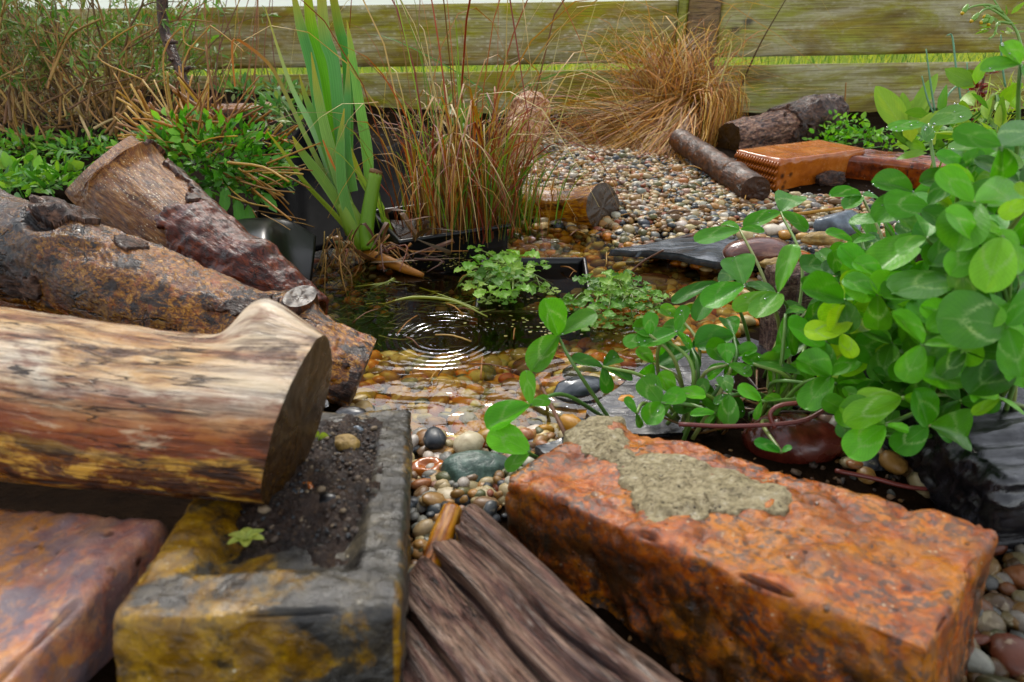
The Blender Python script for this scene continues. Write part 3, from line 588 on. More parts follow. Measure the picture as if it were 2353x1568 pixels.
# frog brick
FR, FL, FB = A(-.0418, .1745, .1017), A(-.1430, .1627, .1099), A(-.0691, .3826, .0544)
O_, a_, b_, c_ = brick_from(FR, FL, FB); frog_n = unit(c_); frog_O = FR; frog_a, frog_b = unit(a_), unit(b_)
if np.dot(np.cross(a_, b_), c_) < 0: O_, a_, b_ = O_ + b_, a_, -b_
lb, la = np.linalg.norm(b_), np.linalg.norm(a_)
FLA, FLB = la, lb
def frog_depth(u, v):                                      # u along (0 near), v across from the right edge
    e = np.minimum(np.minimum(sstep(.026, .036, u), sstep(la - .022, la - .03, u)), np.minimum(sstep(.017, .026, v), sstep(lb - .016, lb - .028, v)))
    return e
flipb = np.dot(unit(b_), frog_b) < 0
def frog_top(p):
    v = lb - p[:, 1] if flipb else p[:, 1]
    return -.0085 * frog_depth(p[:, 0], v)
bk = MB(); slab(bk, O_, a_, b_, c_, .0022, .004, lambda p, n: .0016 * fbm(p * 55, 4, 3) + .0006 * fbm(p * 260, 2, 8) - .004 * sstep(.35, .8, fbm(p * 40, 2, 21)) * (np.sum(np.abs(n) > .3, 1) > 1), frog_top)
frog_th = thing('frogged_brick', 'grey and ochre brick with a sunken top holding wet soil in front of the pond', 'brick', FR)
flip_frog = not flipb; MT['frog_brick'] = mat_frog(); fb = bk.build('body', MT['frog_brick'], frog_th)
def frog_pt(px, py, h=0.0): return plane_hit(px, py, FR - frog_n * .009, frog_n) + frog_n * h
# right red brick with mortar
RL, RB, RF = A(-.0078, .3048, .0578), A(.0619, .3756, .0479), A(.1436, .1555, .0972)
O_, a_, b_, c_ = brick_from(RL, RB, RF, .10); red_n = unit(c_); red_a, red_b = unit(a_), unit(b_)
if np.dot(np.cross(a_, b_), c_) < 0: O_, a_, b_ = O_ + b_, a_, -b_
red_th = thing('red_brick', 'large worn red brick with a patch of old mortar, in the right foreground', 'brick', RL)
rb = MB(); slab(rb, O_, a_, b_, c_, .0020, .004, lambda p, n: .0026 * fbm(p * 30, 3, 5) + .0009 * fbm(p * 150, 4, 9) - .0024 * sstep(.35, .75, fbm(p * 110, 3, 19)) - .010 * sstep(.1, .8, fbm(p * 38, 4, 12)) * (np.sum(np.abs(n) > .3, 1) > 1))
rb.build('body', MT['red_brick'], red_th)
MP = [(1300, 992), (1350, 960), (1425, 964), (1422, 1005), (1470, 1040), (1560, 1050), (1680, 1085), (1800, 1120), (1845, 1150), (1790, 1172), (1700, 1165), (1600, 1195), (1500, 1215), (1470, 1175), (1452, 1130), (1425, 1085), (1370, 1048), (1310, 1022)]
def red_uv(px, py):
    q = plane_hit(px, py, RL, red_n) - RL; return np.array([q @ red_a, q @ red_b])
MPU = np.array([red_uv(*q) for q in MP]); us = np.linspace(-.01, .20, 150); vs = np.linspace(-.01, .115, 90); U, V = np.meshgrid(us, vs, indexing='ij')
nz = fbm(np.stack([U * 90, V * 90, U * 0], -1), 4, 6); D = polydist(U, V, MPU) + .0034 * nz
H = np.where(D > -.002, .0008 + .0034 * sstep(-.001, .010, D) + .0016 * fbm(np.stack([U * 160, V * 160, U * 0 + 3], -1), 3, 2) * sstep(-.002, .006, D), -.012) 
H = np.where(D > -.002, H, -.010)
Pm = RL + U[..., None] * red_a + V[..., None] * red_b + H[..., None] * red_n
q = grid_quads(150, 90); keep = (D.ravel()[q] > -.004).any(1); m_ = MB(); m_.add(Pm.reshape(-1, 3), q[keep], None, (1, 1, 1), Pm.reshape(-1, 3)); m_.build('mortar_patch', MT['mortar'], red_th)
# left foreground brick
K1 = ad(388, 1182, .315); K0 = ad(250, 1395, .262); e2 = unit(ad(0, 1152, .335) - K1); e1 = K0 - K1; e1 = unit(e1 - e2 * (e1 @ e2)); up_ = unit(np.cross(e1, e2)); up_ = up_ if up_[2] > 0 else -up_
lb_ = MB(); a_, b_ = e1 * .215, e2 * .12
if np.dot(np.cross(a_, b_), up_) < 0: OO, a_, b_ = K1 + b_ - up_ * .06, a_, -b_
else: OO = K1 - up_ * .06
slab(lb_, OO, a_, b_, up_ * .06, .003, .006, lambda p, n: .0022 * fbm(p * 40, 4, 7) + .001 * fbm(p * A(60, 200, 60), 3, 4) - .004 * sstep(.2, .8, fbm(p * 35, 3, 14)) * (np.sum(np.abs(n) > .3, 1) > 1))
tag(lb_.build('orange_brick', MT['orange_brick'], origin=K1), 'pinkish orange brick with grey streaks at the bottom left corner', 'brick')
# far bricks
zt = .064; K = at(1795, 369, zt); L_ = at(1702, 346, zt); R_ = at(1893, 359, zt); ea = unit(L_ - K) * .105; eb = R_ - K; eb = unit(eb - unit(ea) * (eb @ unit(ea))) * .2
tb = MB()
def ridge(p, n):
    f_ = np.clip(-n[:, 1] if True else 0, 0, 1) * 0
    return .0006 * fbm(p * 60, 3, 2)
O2 = K - Z * .066; A2, B2 = ea, eb
if np.dot(np.cross(A2, B2), Z) < 0: O2, A2, B2 = K - Z * .066 + ea, -ea, eb
slab(tb, O2, A2, B2, Z * .066, .005, .003, lambda p, n: .0006 * fbm(p * 60, 3, 2) - .004 * sstep(.3, .8, fbm(p * 40, 2, 2)) * (np.sum(np.abs(n) > .3, 1) > 1))
tile_th = thing('ridged_brick', 'smooth orange clay brick with rows of comb ridges on its end', 'brick', K)
tb.build('body', MT['tile_brick'], tile_th)
rg = MB(); eo = -unit(eb)                                   # the combed end: five rows of slanted teeth standing proud
for row in range(5):
    for k in range(17):
        c0 = K + ea * ((k + .6) / 17.6) - Z * (.004 + row * .0118); tp = c0 + unit(ea) * .0052 - Z * .0112
        tube(rg, [c0 + eo * .001, (c0 + tp) / 2 + eo * .0042 - unit(ea) * .002, tp + eo * .001], [.0010, .0022, .0010], 5, 5)
rg.build('comb_ridges', MT['tile_brick'], tile_th)
K = at(1908, 356, .054); R_ = at(2034, 370, .054); ea = unit(R_ - K) * .2; bk_ = unit(np.cross(Z, ea)); bk_ = bk_ if bk_[1] > 0 else -bk_
db = MB(); slab(db, K - Z * .07, ea, bk_ * .09, Z * .07, .004, .005, lambda p, n: .0016 * fbm(p * 45, 4, 2) + .0018 * np.sin(p[:, 1] * 260 + 3 * fbm(p * 20, 2)) * (n[:, 2] > .7) - .005 * sstep(.2, .8, fbm(p * 35, 2, 5)) * (np.sum(np.abs(n) > .3, 1) > 1))
tag(db.build('dark_brick', MT['dark_brick'], origin=K), 'wet dark red brick with a grooved top beside the ridged orange brick', 'brick')
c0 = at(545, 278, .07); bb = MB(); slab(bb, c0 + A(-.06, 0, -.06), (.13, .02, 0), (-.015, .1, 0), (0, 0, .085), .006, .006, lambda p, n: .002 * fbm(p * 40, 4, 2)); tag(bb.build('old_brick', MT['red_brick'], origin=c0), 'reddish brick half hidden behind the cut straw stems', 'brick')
c0 = at(40, 712, .045); bb = MB(); slab(bb, c0 + A(-.16, .0, -.05), (.2, -.02, 0), (.01, .1, 0), (0, 0, .055), .005, .005, lambda p, n: .002 * fbm(p * 40, 4, 3)); tag(bb.build('ochre_brick', MT['dark_brick'], origin=c0), 'ochre brown brick peeping out between the two big logs on the left', 'brick')
for px, py, sx, nm, lb2, sd_ in ((2190, 985, .11, 'brick_piece', 'red brick piece in shade under the clover at the right', 3), (1985, 770, .075, 'brick_piece', 'wet red brick lump under the middle of the clover', 8)):
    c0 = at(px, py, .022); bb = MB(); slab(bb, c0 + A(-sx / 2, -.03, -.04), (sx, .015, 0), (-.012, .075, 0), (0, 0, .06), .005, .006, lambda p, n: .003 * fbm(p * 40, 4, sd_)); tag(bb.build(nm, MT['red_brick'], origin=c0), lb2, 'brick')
for px, py, sd_ in ((1832, 590, 4), (1846, 637, 9)):
    c0 = at(px, py, .022); bb = MB(); rock(bb, c0, (.02, .012, .009), R.uniform(0, 3), seed=sd_, sub=3, amp=.2, cuts=7); tag(bb.build('brick_chip', MT['tile_brick'], origin=c0), 'bright orange brick chip ' + ('above the clover by the tan stone' if sd_ == 4 else 'just below the tan stone between clover stalks'), 'brick chip')

# ---------------------------------------------------------------- logs
def patch(mb, L, mask, off, jag=.0, seed=0, thick=None):
    """a piece of bark lying on a log: the masked part of its grid lifted by off, with edges down to the wood"""
    ns, nth = L['G'].shape[:2]; s_, t_ = np.meshgrid(np.linspace(0, 1, ns), np.linspace(0, 1, nth, endpoint=False), indexing='ij')
    m = mask(s_, t_, L) ; q = grid_quads(ns, nth, True)[:, ::-1]; kq = m.ravel()[q].all(1); q = q[kq]
    if not len(q): return
    nzv = fbm(L['tc'].reshape(-1, 3) * 70, 4, seed); up_ = L['G'].reshape(-1, 3) + L['n'].reshape(-1, 3) * (off * (1 + .5 * nzv))[:, None]; lo = L['G'].reshape(-1, 3) - L['n'].reshape(-1, 3) * .001
    used, inv = np.unique(q, return_inverse=True); q2 = inv.reshape(-1, 4); nU = len(used)
    e = np.concatenate([q2[:, [0, 1]], q2[:, [1, 2]], q2[:, [2, 3]], q2[:, [3, 0]]]); key = np.sort(e, 1); k1 = key[:, 0] * nU + key[:, 1]
    u_, ix, cn = np.unique(k1, return_index=True, return_counts=True); be = e[ix[cn == 1]]
    sk = np.stack([be[:, 1], be[:, 0], be[:, 0] + nU, be[:, 1] + nU], 1); tcc = L['tc'].reshape(-1, 3)[used]
    mb.add(np.vstack([up_[used], lo[used]]), np.vstack([q2, sk]), None, (1, 1, 1), np.vstack([tcc, tcc]))
def near(L, px, py):
    X, Y, _ = proj(L['G'].reshape(-1, 3)); f = ((L['n'] * (CAM - L['G'])).sum(-1) > 0).ravel(); i = np.argmin((X - px) ** 2 + (Y - py) ** 2 + (~f) * 1e9); return np.unravel_index(i, L['G'].shape[:2])
def edge_on(L, end, amount=1.0, span=.2):
    """slant the saw cut at one end"""
    i = 0 if end == 0 else -1; c = L['P'][i]; T = L['T'][i]; v = unit(c - CAM); w_ = -unit(v - T * (v @ T)); k = (v @ T) / (v @ w_) * amount
    o = ((L['G'] - L['P'][:, None]) @ w_); s_ = np.linspace(0, 1, len(L['P'])); f_ = sstep(span, 0, s_) if end == 0 else sstep(1 - span, 1, s_); L['G'] += L['T'][:, None] * (k * o * f_[:, None])[..., None]
def logthing(name, label, L, mat, ends=(None, None), group=None, slant=None):
    th = thing(name, label, 'log', L['P'].mean(0), group); mb = MB(); log_mesh(mb, L, L.get('col', (1, 1, 1))); mb.build('wood', mat, th)
    for e_, m_ in zip((0, 1), ends):
        if m_ is not None: cm = MB(); log_cap(cm, L, e_); cm.build('sawn_end', MT[m_], th)
    return th

# the speckled bark log running down into the water
def dispA(tc): return -.0022 * sstep(.1, .35, fbm(tc * A(24, 40, 40), 4, 9)) + .0022 * fbm(tc * A(26, 30, 30), 4, 2) + .0011 * fbm(tc * A(70, 110, 110), 4, 3) + .0008 * ridged(tc * A(40, 60, 60), 3, 6)
LA = log([ad(-170, 490, .63), ad(0, 562, .605), ad(300, 665, .58), ad(600, 767, .558), ad(834, 857, .54)], [.050, .046, .040, .034, .0275], 180, 420, dispA,
         ((692, 705, .020, .013), (110, 520, .03, .012), (250, 640, .06, .006), (500, 690, .05, -.003), (330, 800, .03, .006), (840, 900, .02, .004)))
edge_on(LA, 1, .93, .16); i0 = near(LA, 165, 610); dd = np.linalg.norm((LA['G'] - LA['G'][i0]) * A(.62, .8, 1.25), axis=-1) * (1 + .16 * fbm(LA['tc'] * 34, 3, 14)); wv = np.sin(dd * 1500 + 3 * fbm(LA['tc'] * 90, 3, 4)) * np.exp(-(dd / .036) ** 4) * sstep(.006, .014, dd)
LA['G'] += LA['n'] * (.0007 * wv)[..., None]
i1 = near(LA, 100, 500); d1 = np.linalg.norm((LA['G'] - LA['G'][i1]) * A(1, 1, 1.6), axis=-1); LA['G'] -= LA['n'] * (.014 * np.exp(-(d1 / .014) ** 4))[..., None]
i2 = near(LA, 645, 690)
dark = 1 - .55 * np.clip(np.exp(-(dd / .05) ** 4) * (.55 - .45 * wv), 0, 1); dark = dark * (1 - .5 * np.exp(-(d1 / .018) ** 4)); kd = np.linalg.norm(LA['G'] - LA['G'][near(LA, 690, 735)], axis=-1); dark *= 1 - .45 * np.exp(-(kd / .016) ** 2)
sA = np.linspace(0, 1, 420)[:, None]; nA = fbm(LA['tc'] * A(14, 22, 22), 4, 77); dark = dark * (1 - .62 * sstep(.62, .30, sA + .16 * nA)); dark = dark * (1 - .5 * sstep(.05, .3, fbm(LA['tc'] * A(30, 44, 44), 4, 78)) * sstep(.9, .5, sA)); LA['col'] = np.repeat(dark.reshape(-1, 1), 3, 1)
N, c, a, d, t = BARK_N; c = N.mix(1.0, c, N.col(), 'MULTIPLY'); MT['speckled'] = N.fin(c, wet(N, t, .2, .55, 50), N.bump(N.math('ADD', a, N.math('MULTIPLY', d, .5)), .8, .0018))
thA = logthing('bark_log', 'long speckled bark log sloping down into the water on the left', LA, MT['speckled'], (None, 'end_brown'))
pm = MB(); patch(pm, LA, lambda s_, t_, L: (np.linalg.norm((L['G'] - L['G'][near(L, 175, 465)]) * A(.8, .8, 1.1), axis=-1) + .006 * fbm(L['tc'] * 60, 3, 8)) < .022, .006, seed=3); pm.build('bark_flap', MT['darkbark'], thA)
pm = MB(); patch(pm, LA, lambda s_, t_, L: (np.linalg.norm((L['G'] - L['G'][near(L, 330, 800)]) * A(.55, .8, 1.3), axis=-1) + .008 * fbm(L['tc'] * 70, 3, 5)) < .026, .004, seed=5); pm.build('bark_flap', MT['darkbark'], thA)
for (fx, fy, sx, sy, rr, sd_) in ((430, 810, .5, 1.0, .014, 31), (560, 700, .5, 1.2, .010, 32), (60, 660, .5, 1.2, .013, 33), (820, 885, .8, .8, .014, 34), (300, 560, .35, 1.6, .010, 35)):
    pm = MB(); patch(pm, LA, lambda s_, t_, L: (np.linalg.norm((L['G'] - L['G'][near(L, fx, fy)]) * A(sx, .8, sy), axis=-1) + .009 * fbm(L['tc'] * 80, 3, sd_)) < rr, .0028, seed=sd_)
    if pm.n: pm.build('bark_flap', MT['darkbark'], thA)
# sawn branch stub on it
i = near(LA, 688, 684); cst = LA['G'][i]; nst = unit(LA['n'][i] * .8 + A(.25, -.25, .55)); Ls = log([cst - nst * .016, cst - nst * .004, cst + nst * .0015], [.024, .019, .0165], 40, 14, lambda tc: .0012 * fbm(tc * 90, 3, 4), squash=(1.25, .62)); sm = MB(); log_mesh(sm, Ls); so = sm.build('branch_stub', MT['brownbark'], thA); cm = MB(); log_cap(cm, Ls, 1); cm.build('sawn_face', MT['end_dark'], so)

# the bare split log behind it
LB = log([ad(228, 378, .82), ad(322, 462, .76), ad(462, 572, .71), ad(620, 668, .665), ad(735, 716, .645)], [.053, .051, .043, .031, .012], 140, 300, lambda tc: .0020 * fbm(tc * A(12, 60, 60), 4, 12) + .0008 * fbm(tc * A(50, 300, 300), 3, 13),
         ((300, 330, .03, .012), (560, 600, .02, .004), (620, 560, .012, .005), (600, 590, .008, .006), (670, 640, .008, .005)))
edge_on(LB, 0, .9, .3); thB = logthing('split_log', 'bare brown split log with white flecks, leaning behind the speckled log', LB, MT['bare'], ('end_brown', None))
def mB(s_, t_, L):
    X, Y, _ = proj(L['G'].reshape(-1, 3)); X = X.reshape(s_.shape); Y = Y.reshape(s_.shape); n_ = fbm(L['tc'] * 45, 4, 3)
    lineL = 396 + (Y - 560) * 1.0 ; return (s_ > .46 + .03 * n_) & ((Y - 528) < (X - 415) * 1.2 + 60 + 25 * n_)
pm = MB(); patch(pm, LB, mB, .0035, seed=9); pm.build('bark_sheet', MT['purplebark'], thB)
def mB2(s_, t_, L):
    X, Y, _ = proj(L['G'].reshape(-1, 3)); X = X.reshape(s_.shape); Y = Y.reshape(s_.shape); n_ = fbm(L['tc'] * 40, 4, 7); return (s_ < .46) & (X - 300 > (Y - 300) * .72 + 25 + 20 * n_)
pm = MB(); patch(pm, LB, mB2, .004, seed=11); pm.build('bark_sheet', MT['brownbark'], thB)

# the pale peeled log in the left foreground
def dispC(tc): return .0012 * fbm(tc * A(14, 40, 40), 4, 22) + .0007 * ridged(tc * A(12, 70, 70), 3, 23) + .002 * fbm(tc * A(6, 10, 10), 2, 5)
LC = log([ad(-260, 880, .365), ad(0, 903, .352), ad(350, 950, .34), ad(560, 970, .334), ad(688, 982, .331)], [.047, .0445, .041, .040, .0400], 130, 320, dispC,
         ((578, 775, .011, .012), (615, 772, .012, .010), (660, 790, .014, .006), (690, 830, .016, .004)))
hh = (LC['n'] @ Z); ss = sstep(.72, 1.0, np.linspace(0, 1, 320))[:, None]; LC['G'] += (LC['T'][:, None] * (hh * ss * .0105)[..., None])
logthing('pale_log', 'thick pale peeled log with a dark sawn end in the left foreground', LC, MT['pale'], (None, 'end_dark'))
# small logs round the far side
LD = log([ad(1192, 472, 1.07), ad(1290, 480, 1.02), ad(1386, 477, .98)], [.034, .031, .029, .0305, .0345], 70, 120, lambda tc: .0012 * fbm(tc * A(14, 60, 60), 4, 31), ((1250, 505, .012, .003),))
edge_on(LD, 1, -.5, .5); logthing('short_log', 'short waisted amber log with a dark sawn end at the water edge', LD, MT['smallpale'], ('end_dark', 'end_dark'))
LE = log([ad(1208, 425, 1.33), ad(1204, 340, 1.36), ad(1212, 270, 1.40), ad(1216, 236, 1.42)], [.020, .030, .038, .042, .036], 60, 110, lambda tc: .008 * fbm(tc * A(26, 30, 30), 4, 41) + .002 * fbm(tc * 120, 3, 4), ((1235, 262, .02, .010), (1180, 300, .02, .008), (1200, 380, .02, -.006)))
logthing('stump', 'knobbly pale stump standing upright behind the reddish sedge', LE, MT['pinkwood'], (None, 'end_brown'))
LF = log([ad(1672, 322, 1.40), ad(1780, 300, 1.46), ad(1912, 262, 1.56)], [.034, .038, .040, .036], 110, 200, lambda tc: .0035 * fbm(tc * A(18, 40, 40), 4, 51) + .0022 * ridged(tc * A(30, 80, 80), 3, 52), ((1880, 245, .03, .014), (1905, 275, .02, .006)))
thF = logthing('flaky_log', 'log with flaking dark bark lying against the fence at the back right', LF, MT['flakybark'], ('end_dark', 'end_brown'))
pm = MB(); patch(pm, LF, lambda s_, t_, L: s_ + .12 * fbm(L['tc'] * 50, 4, 3) > .56, .006, seed=4); pm.build('bark_sheet', MT['darkbark'], thF)
LG = log([at(1562, 322, .050), at(1650, 382, .042), at(1736, 440, .036)], [.0215, .0215, .0225, .0235], 60, 160, lambda tc: .0012 * fbm(tc * A(40, 60, 60), 4, 61) + .002 * np.exp(-((tc[..., 0] - .27) / .008) ** 2), ())
logthing('brown_branch', 'smooth dark brown branch with a sawn end lying on the gravel', LG, MT['brownbark'], ('end_dark', 'end_brown'))

# the weathered timber in the centre foreground
P0, P1 = ad(1078, 1148, .34), ad(1700, 1650, .205); a_ = P1 - P0; a_ = unit(a_) * (np.linalg.norm(a_) + .03); b_ = ad(962, 1560, .262) - P0; b_ = b_ - unit(a_) * (b_ @ unit(a_)) * .55; c_ = unit(np.cross(a_, b_)); c_ = c_ if c_[2] > 0 else -c_
b_ = unit(b_) * .088; O_ = P0 - c_ * .045
if np.dot(np.cross(a_, b_), c_) < 0: O_, a_, b_ = O_ + b_, a_, -b_
def dT(p, n):
    y = p[:, 1] + .005 * fbm(p * A(10, 20, 9), 3, 3); q = lambda fx, fy, sd_: np.abs(vnoise(np.stack([p[:, 0] * fx, (y + p[:, 2] * .6) * fy, p[:, 2] * 8], -1), sd_))
    cr = np.exp(-((y - .053) / .0016) ** 2) + .8 * np.exp(-((y - .026) / .0014) ** 2) + .6 * np.exp(-((y - .071) / .0012) ** 2)
    return .0085 * q(5, 62, 3) ** .7 + .0042 * q(9, 150, 5) ** .8 + .0020 * q(16, 340, 7) - .009 * cr + .003 * fbm(p * A(12, 30, 30), 3, 5) - .006
tm = MB(); slab(tm, O_, a_, b_, c_ * .045, .0013, .005, dT, shear=lambda W, p: W + unit(b_) * (0.0))
tag(tm.build('weathered_timber', MT['weathered'], origin=P0), 'grey brown weathered timber with deep grain grooves between the two front bricks', 'timber')
sk = MB(); tube(sk, [ad(1040, 1172, .345), ad(1015, 1235, .33), ad(984, 1316, .312)], [.0055, .0062, .005], 24, 10); tag(sk.build('broken_stick', MT['smallpale'], origin=ad(1015, 1235, .33)), 'short tan broken stick at the tip of the weathered timber', 'stick')
# ---------------------------------------------------------------- sheets, pots, slates and stones
def sheet(mb, G, th, col=(1, 1, 1)):
    """closed thin shell round a grid of points"""
    G = np.asarray(G, float); r, c = G.shape[:2]; du = np.gradient(G, axis=0); dv = np.gradient(G, axis=1); n_ = unit(np.cross(du, dv)); n_ = np.where((n_ * (CAM - G)).sum(-1, keepdims=True) < 0, -n_, n_) if False else n_
    top, bot = G + n_ * th / 2, G - n_ * th / 2; q = grid_quads(r, c); V = np.vstack([top.reshape(-1, 3), bot.reshape(-1, 3)]); m = r * c
    idx = np.arange(m).reshape(r, c); loop = np.concatenate([idx[0, :-1], idx[:-1, -1], idx[-1, :0:-1], idx[:0:-1, 0]]); nx = np.roll(loop, -1)
    mb.add(V, np.vstack([q[:, ::-1], q + m, np.stack([loop, nx, nx + m, loop + m], 1)]), None, col, V)
def resamp(C_, nu, nv):
    rows = np.stack([spline(r, nv) for r in C_]); return np.stack([spline(rows[:, j], nu) for j in range(nv)], 1)
def polyslab(mb, pts, th, rough=.0012, seed=0, nrm=None, ring=7):
    P = np.asarray(pts, float); k = 9; E = []
    for a, b in zip(P, np.roll(P, -1, 0)):
        for j in range(k): E.append(a + (b - a) * j / k)
    E = np.array(E); c0 = E.mean(0); n_ = Z if nrm is None else unit(nrm); E += .003 * np.stack([fbm(E * 60 + seed, 3, seed), fbm(E * 60 + 5 + seed, 3, seed), E[:, 0] * 0], 1)
    f_ = np.linspace(1, .0, ring)[:-1]; V = c0 + (E - c0)[None] * f_[:, None, None]; V = V + n_ * (rough * fbm(V * 45 + seed, 4, seed))[..., None]; m = len(E)
    top = np.vstack([V.reshape(-1, 3), c0[None]]); q = grid_quads(len(f_), m, True); j = np.arange(m); last = (len(f_) - 1) * m
    tr = np.stack([last + j, last + (j + 1) % m, np.full(m, len(f_) * m)], 1); lo = E - n_ * th + (E - c0) * .03; nT = len(top)
    mb.add(np.vstack([top, E, lo, (c0 - n_ * th)[None]]), np.vstack([q, np.stack([nT + j, nT + m + j, nT + m + (j + 1) % m, nT + (j + 1) % m], 1)]), np.vstack([tr, np.stack([nT + m + j, np.full(m, nT + 2 * m), nT + m + (j + 1) % m], 1)]), (1, 1, 1), np.vstack([top, E, lo, (c0 - n_ * th)[None]]))

ln = MB(); Cc = [[ad(596, 300, .99), ad(640, 305, 1.0), ad(668, 322, 1.01), ad(700, 302, 1.03), ad(760, 310, 1.05), ad(830, 300, 1.08), ad(900, 330, 1.10), ad(975, 300, 1.12), ad(1010, 340, 1.13)],
      [ad(600, 400, .95), ad(640, 410, .96), ad(675, 425, .965), ad(705, 415, 1.0), ad(765, 420, 1.01), ad(830, 415, 1.03), ad(900, 430, 1.05), ad(975, 420, 1.07), ad(1015, 430, 1.08)],
      [ad(590, 560, .86), ad(640, 570, .87), ad(680, 575, .88), ad(715, 575, .91), ad(770, 565, .93), ad(830, 560, .95), ad(900, 555, .97), ad(975, 548, .99), ad(1015, 545, 1.0)]]
G = resamp(np.array(Cc), 30, 90); G[..., 1] += .006 * fbm(G * A(30, 10, 8), 3, 4); jag = .010 * fbm(np.stack([G[0, :, 0] * 60, G[0, :, 0] * 0, G[0, :, 0] * 0], -1), 3, 9); G[:6, :, 2] += np.linspace(1, 0, 6)[:, None] * jag
sheet(ln, G, .002); tag(ln.build('pond_liner', MT['plastic_matt'], origin=G[-1, 45]), 'black pond liner standing up as a ragged wall behind the iris', 'pond liner')
bs = MB(); Cc = [[ad(484, 530, .815), ad(545, 508, .83), ad(610, 503, .84), ad(668, 510, .845), ad(726, 544, .85)], [ad(515, 560, .77), ad(570, 538, .775), ad(615, 528, .785), ad(662, 560, .805), ad(722, 590, .82)], [ad(540, 600, .735), ad(590, 585, .735), ad(620, 590, .74), ad(660, 630, .765), ad(712, 668, .785)]]
G = resamp(np.array(Cc), 24, 40); sheet(bs, G, .0025); tag(bs.build('plastic_flap', MT['plastic'], origin=G[-1, 20]), 'curved shiny black plastic sheet beside the split log, catching a grey sheen', 'plastic sheet')

def pot(name, label, cx_, cy_, side, yaw, z0, z1, rim=.004, tilt=(0, 0)):
    th = thing(name, label, 'plant pot', (cx_, cy_, z0)); ca, sa = math.cos(yaw), math.sin(yaw); U_, V_ = A(ca, sa, tilt[0]), A(-sa, ca, tilt[1]); c0 = A(cx_, cy_, 0); h = side / 2
    mb = MB(); rm = MB()
    for (u0, v0, du, dv) in ((-1, -1, 1, 0), (1, -1, 0, 1), (1, 1, -1, 0), (-1, 1, 0, -1)):
        a0 = c0 + U_ * u0 * h + V_ * v0 * h; ev = (U_ * du + V_ * dv) * side; inn = unit(np.cross(Z, ev)) * .002
        slab(mb, a0 + Z * z0, ev, inn, Z * (z1 - z0), .008, .0008)
        slab(rm, a0 + Z * (z1 - .006) - unit(ev) * rim - inn / .002 * rim, ev + unit(ev) * rim * 2, inn / .002 * (rim * 1.5), Z * .007, .004, .0012)
    mb.build('wall', MT['plastic'], th); rm.build('rim', MT['plastic'], th); return th
c0 = at(1166, 516, .03); yaw = .42; sd_ = .15; cc = c0 - A(math.cos(yaw), math.sin(yaw), 0) * sd_ / 2 + A(-math.sin(yaw), math.cos(yaw), 0) * sd_ / 2; SEDGE = cc.copy()
pot('planting_basket', 'square black plastic pot holding the reddish sedge at the water edge', cc[0], cc[1], sd_, yaw, -.07, .03)
sb = MB(); q_ = 14; uu = np.linspace(-sd_ / 2 + .004, sd_ / 2 - .004, q_); UU, VV = np.meshgrid(uu, uu, indexing='ij'); X = cc[0] + UU * math.cos(yaw) - VV * math.sin(yaw); Y = cc[1] + UU * math.sin(yaw) + VV * math.cos(yaw)
sb.add(np.stack([X, Y, .018 + .006 * fbm(np.stack([X * 60, Y * 60, X * 0], -1), 3)], -1).reshape(-1, 3), grid_quads(q_, q_)[:, ::-1]); tag(sb.build('potting_soil', MT['soil']), 'dark wet soil inside the square pot of reddish sedge', 'soil', kind='stuff')
c0 = at(1341, 606, .007); sd_ = .125; yaw = -.03; cc = c0 - A(math.cos(yaw), math.sin(yaw), 0) * sd_ / 2 - A(-math.sin(yaw), math.cos(yaw), 0) * sd_ / 2
pot('planting_basket', 'black plastic pot sunk in the pond, only its back rim above water', cc[0], cc[1], sd_, yaw, -.10, .006, .0035, (0, .12)); BASKET = cc

# slates
def mkslate(px, z, th, mat, nm, lb, seed, nrm=None):
    mb = MB(); P = [at(x, y, z) for x, y in px]
    if np.cross(P[1] - P[0], P[2] - P[1])[2] < 0: P = P[::-1]
    polyslab(mb, P, th, .0015, seed, nrm); return tag(mb.build(nm, MT[mat], origin=P[0]), lb, 'slate')
mkslate([(1405, 574), (1480, 562), (1590, 536), (1700, 522), (1800, 520), (1880, 545), (1850, 585), (1760, 605), (1655, 604), (1560, 585), (1480, 577)], .019, .008, 'slate', 'slate_piece', 'flat pale grey slate under the big brown cobble at the far bank', 2)
mkslate([(1345, 945), (1400, 905), (1470, 845), (1570, 800), (1720, 775), (1810, 800), (1830, 890), (1780, 975), (1500, 1000), (1380, 985)], .010, .02, 'slate_dark', 'slate_piece', 'big dark wet slate under the clover stalks at the right bank', 5)
mkslate([(1285, 1005), (1330, 985), (1400, 985), (1395, 1030), (1300, 1050), (1255, 1040), (1235, 1025)], .022, .012, 'slate', 'slate_piece', 'small grey stone slab touching the far corner of the red brick', 7)
mkslate([(1830, 690), (1860, 610), (1920, 560), (2000, 540), (2060, 580), (2010, 650), (1900, 700)], .018, .014, 'slate_dark', 'slate_piece', 'dark slate strip between the tan stone and the clover', 8)
wd = MB(); a0 = at(1785, 835, .006); slab(wd, a0, (.030, .006, 0), (-.006, .03, 0), (.002, .02, .075), .002, .003, lambda p, n: .0025 * ridged(p * A(160, 160, 14), 3, 4)); tag(wd.build('wood_stub', MT['weathered'], origin=a0), 'grey grooved wood stub standing upright behind clover stalks', 'wood piece')
wd = MB(); a0 = at(2235, 1310, .0); slab(wd, a0, (.26, .03, 0), (-.012, .16, .012), (0, 0, .060), .003, .005, lambda p, n: .003 * ridged(p * A(8, 90, 160), 3, 4) + .002 * fbm(p * 40, 3)); tag(wd.build('dark_sleeper', MT['sleeper'], origin=a0), 'dark wet layered wooden block in shadow at the right edge', 'timber')

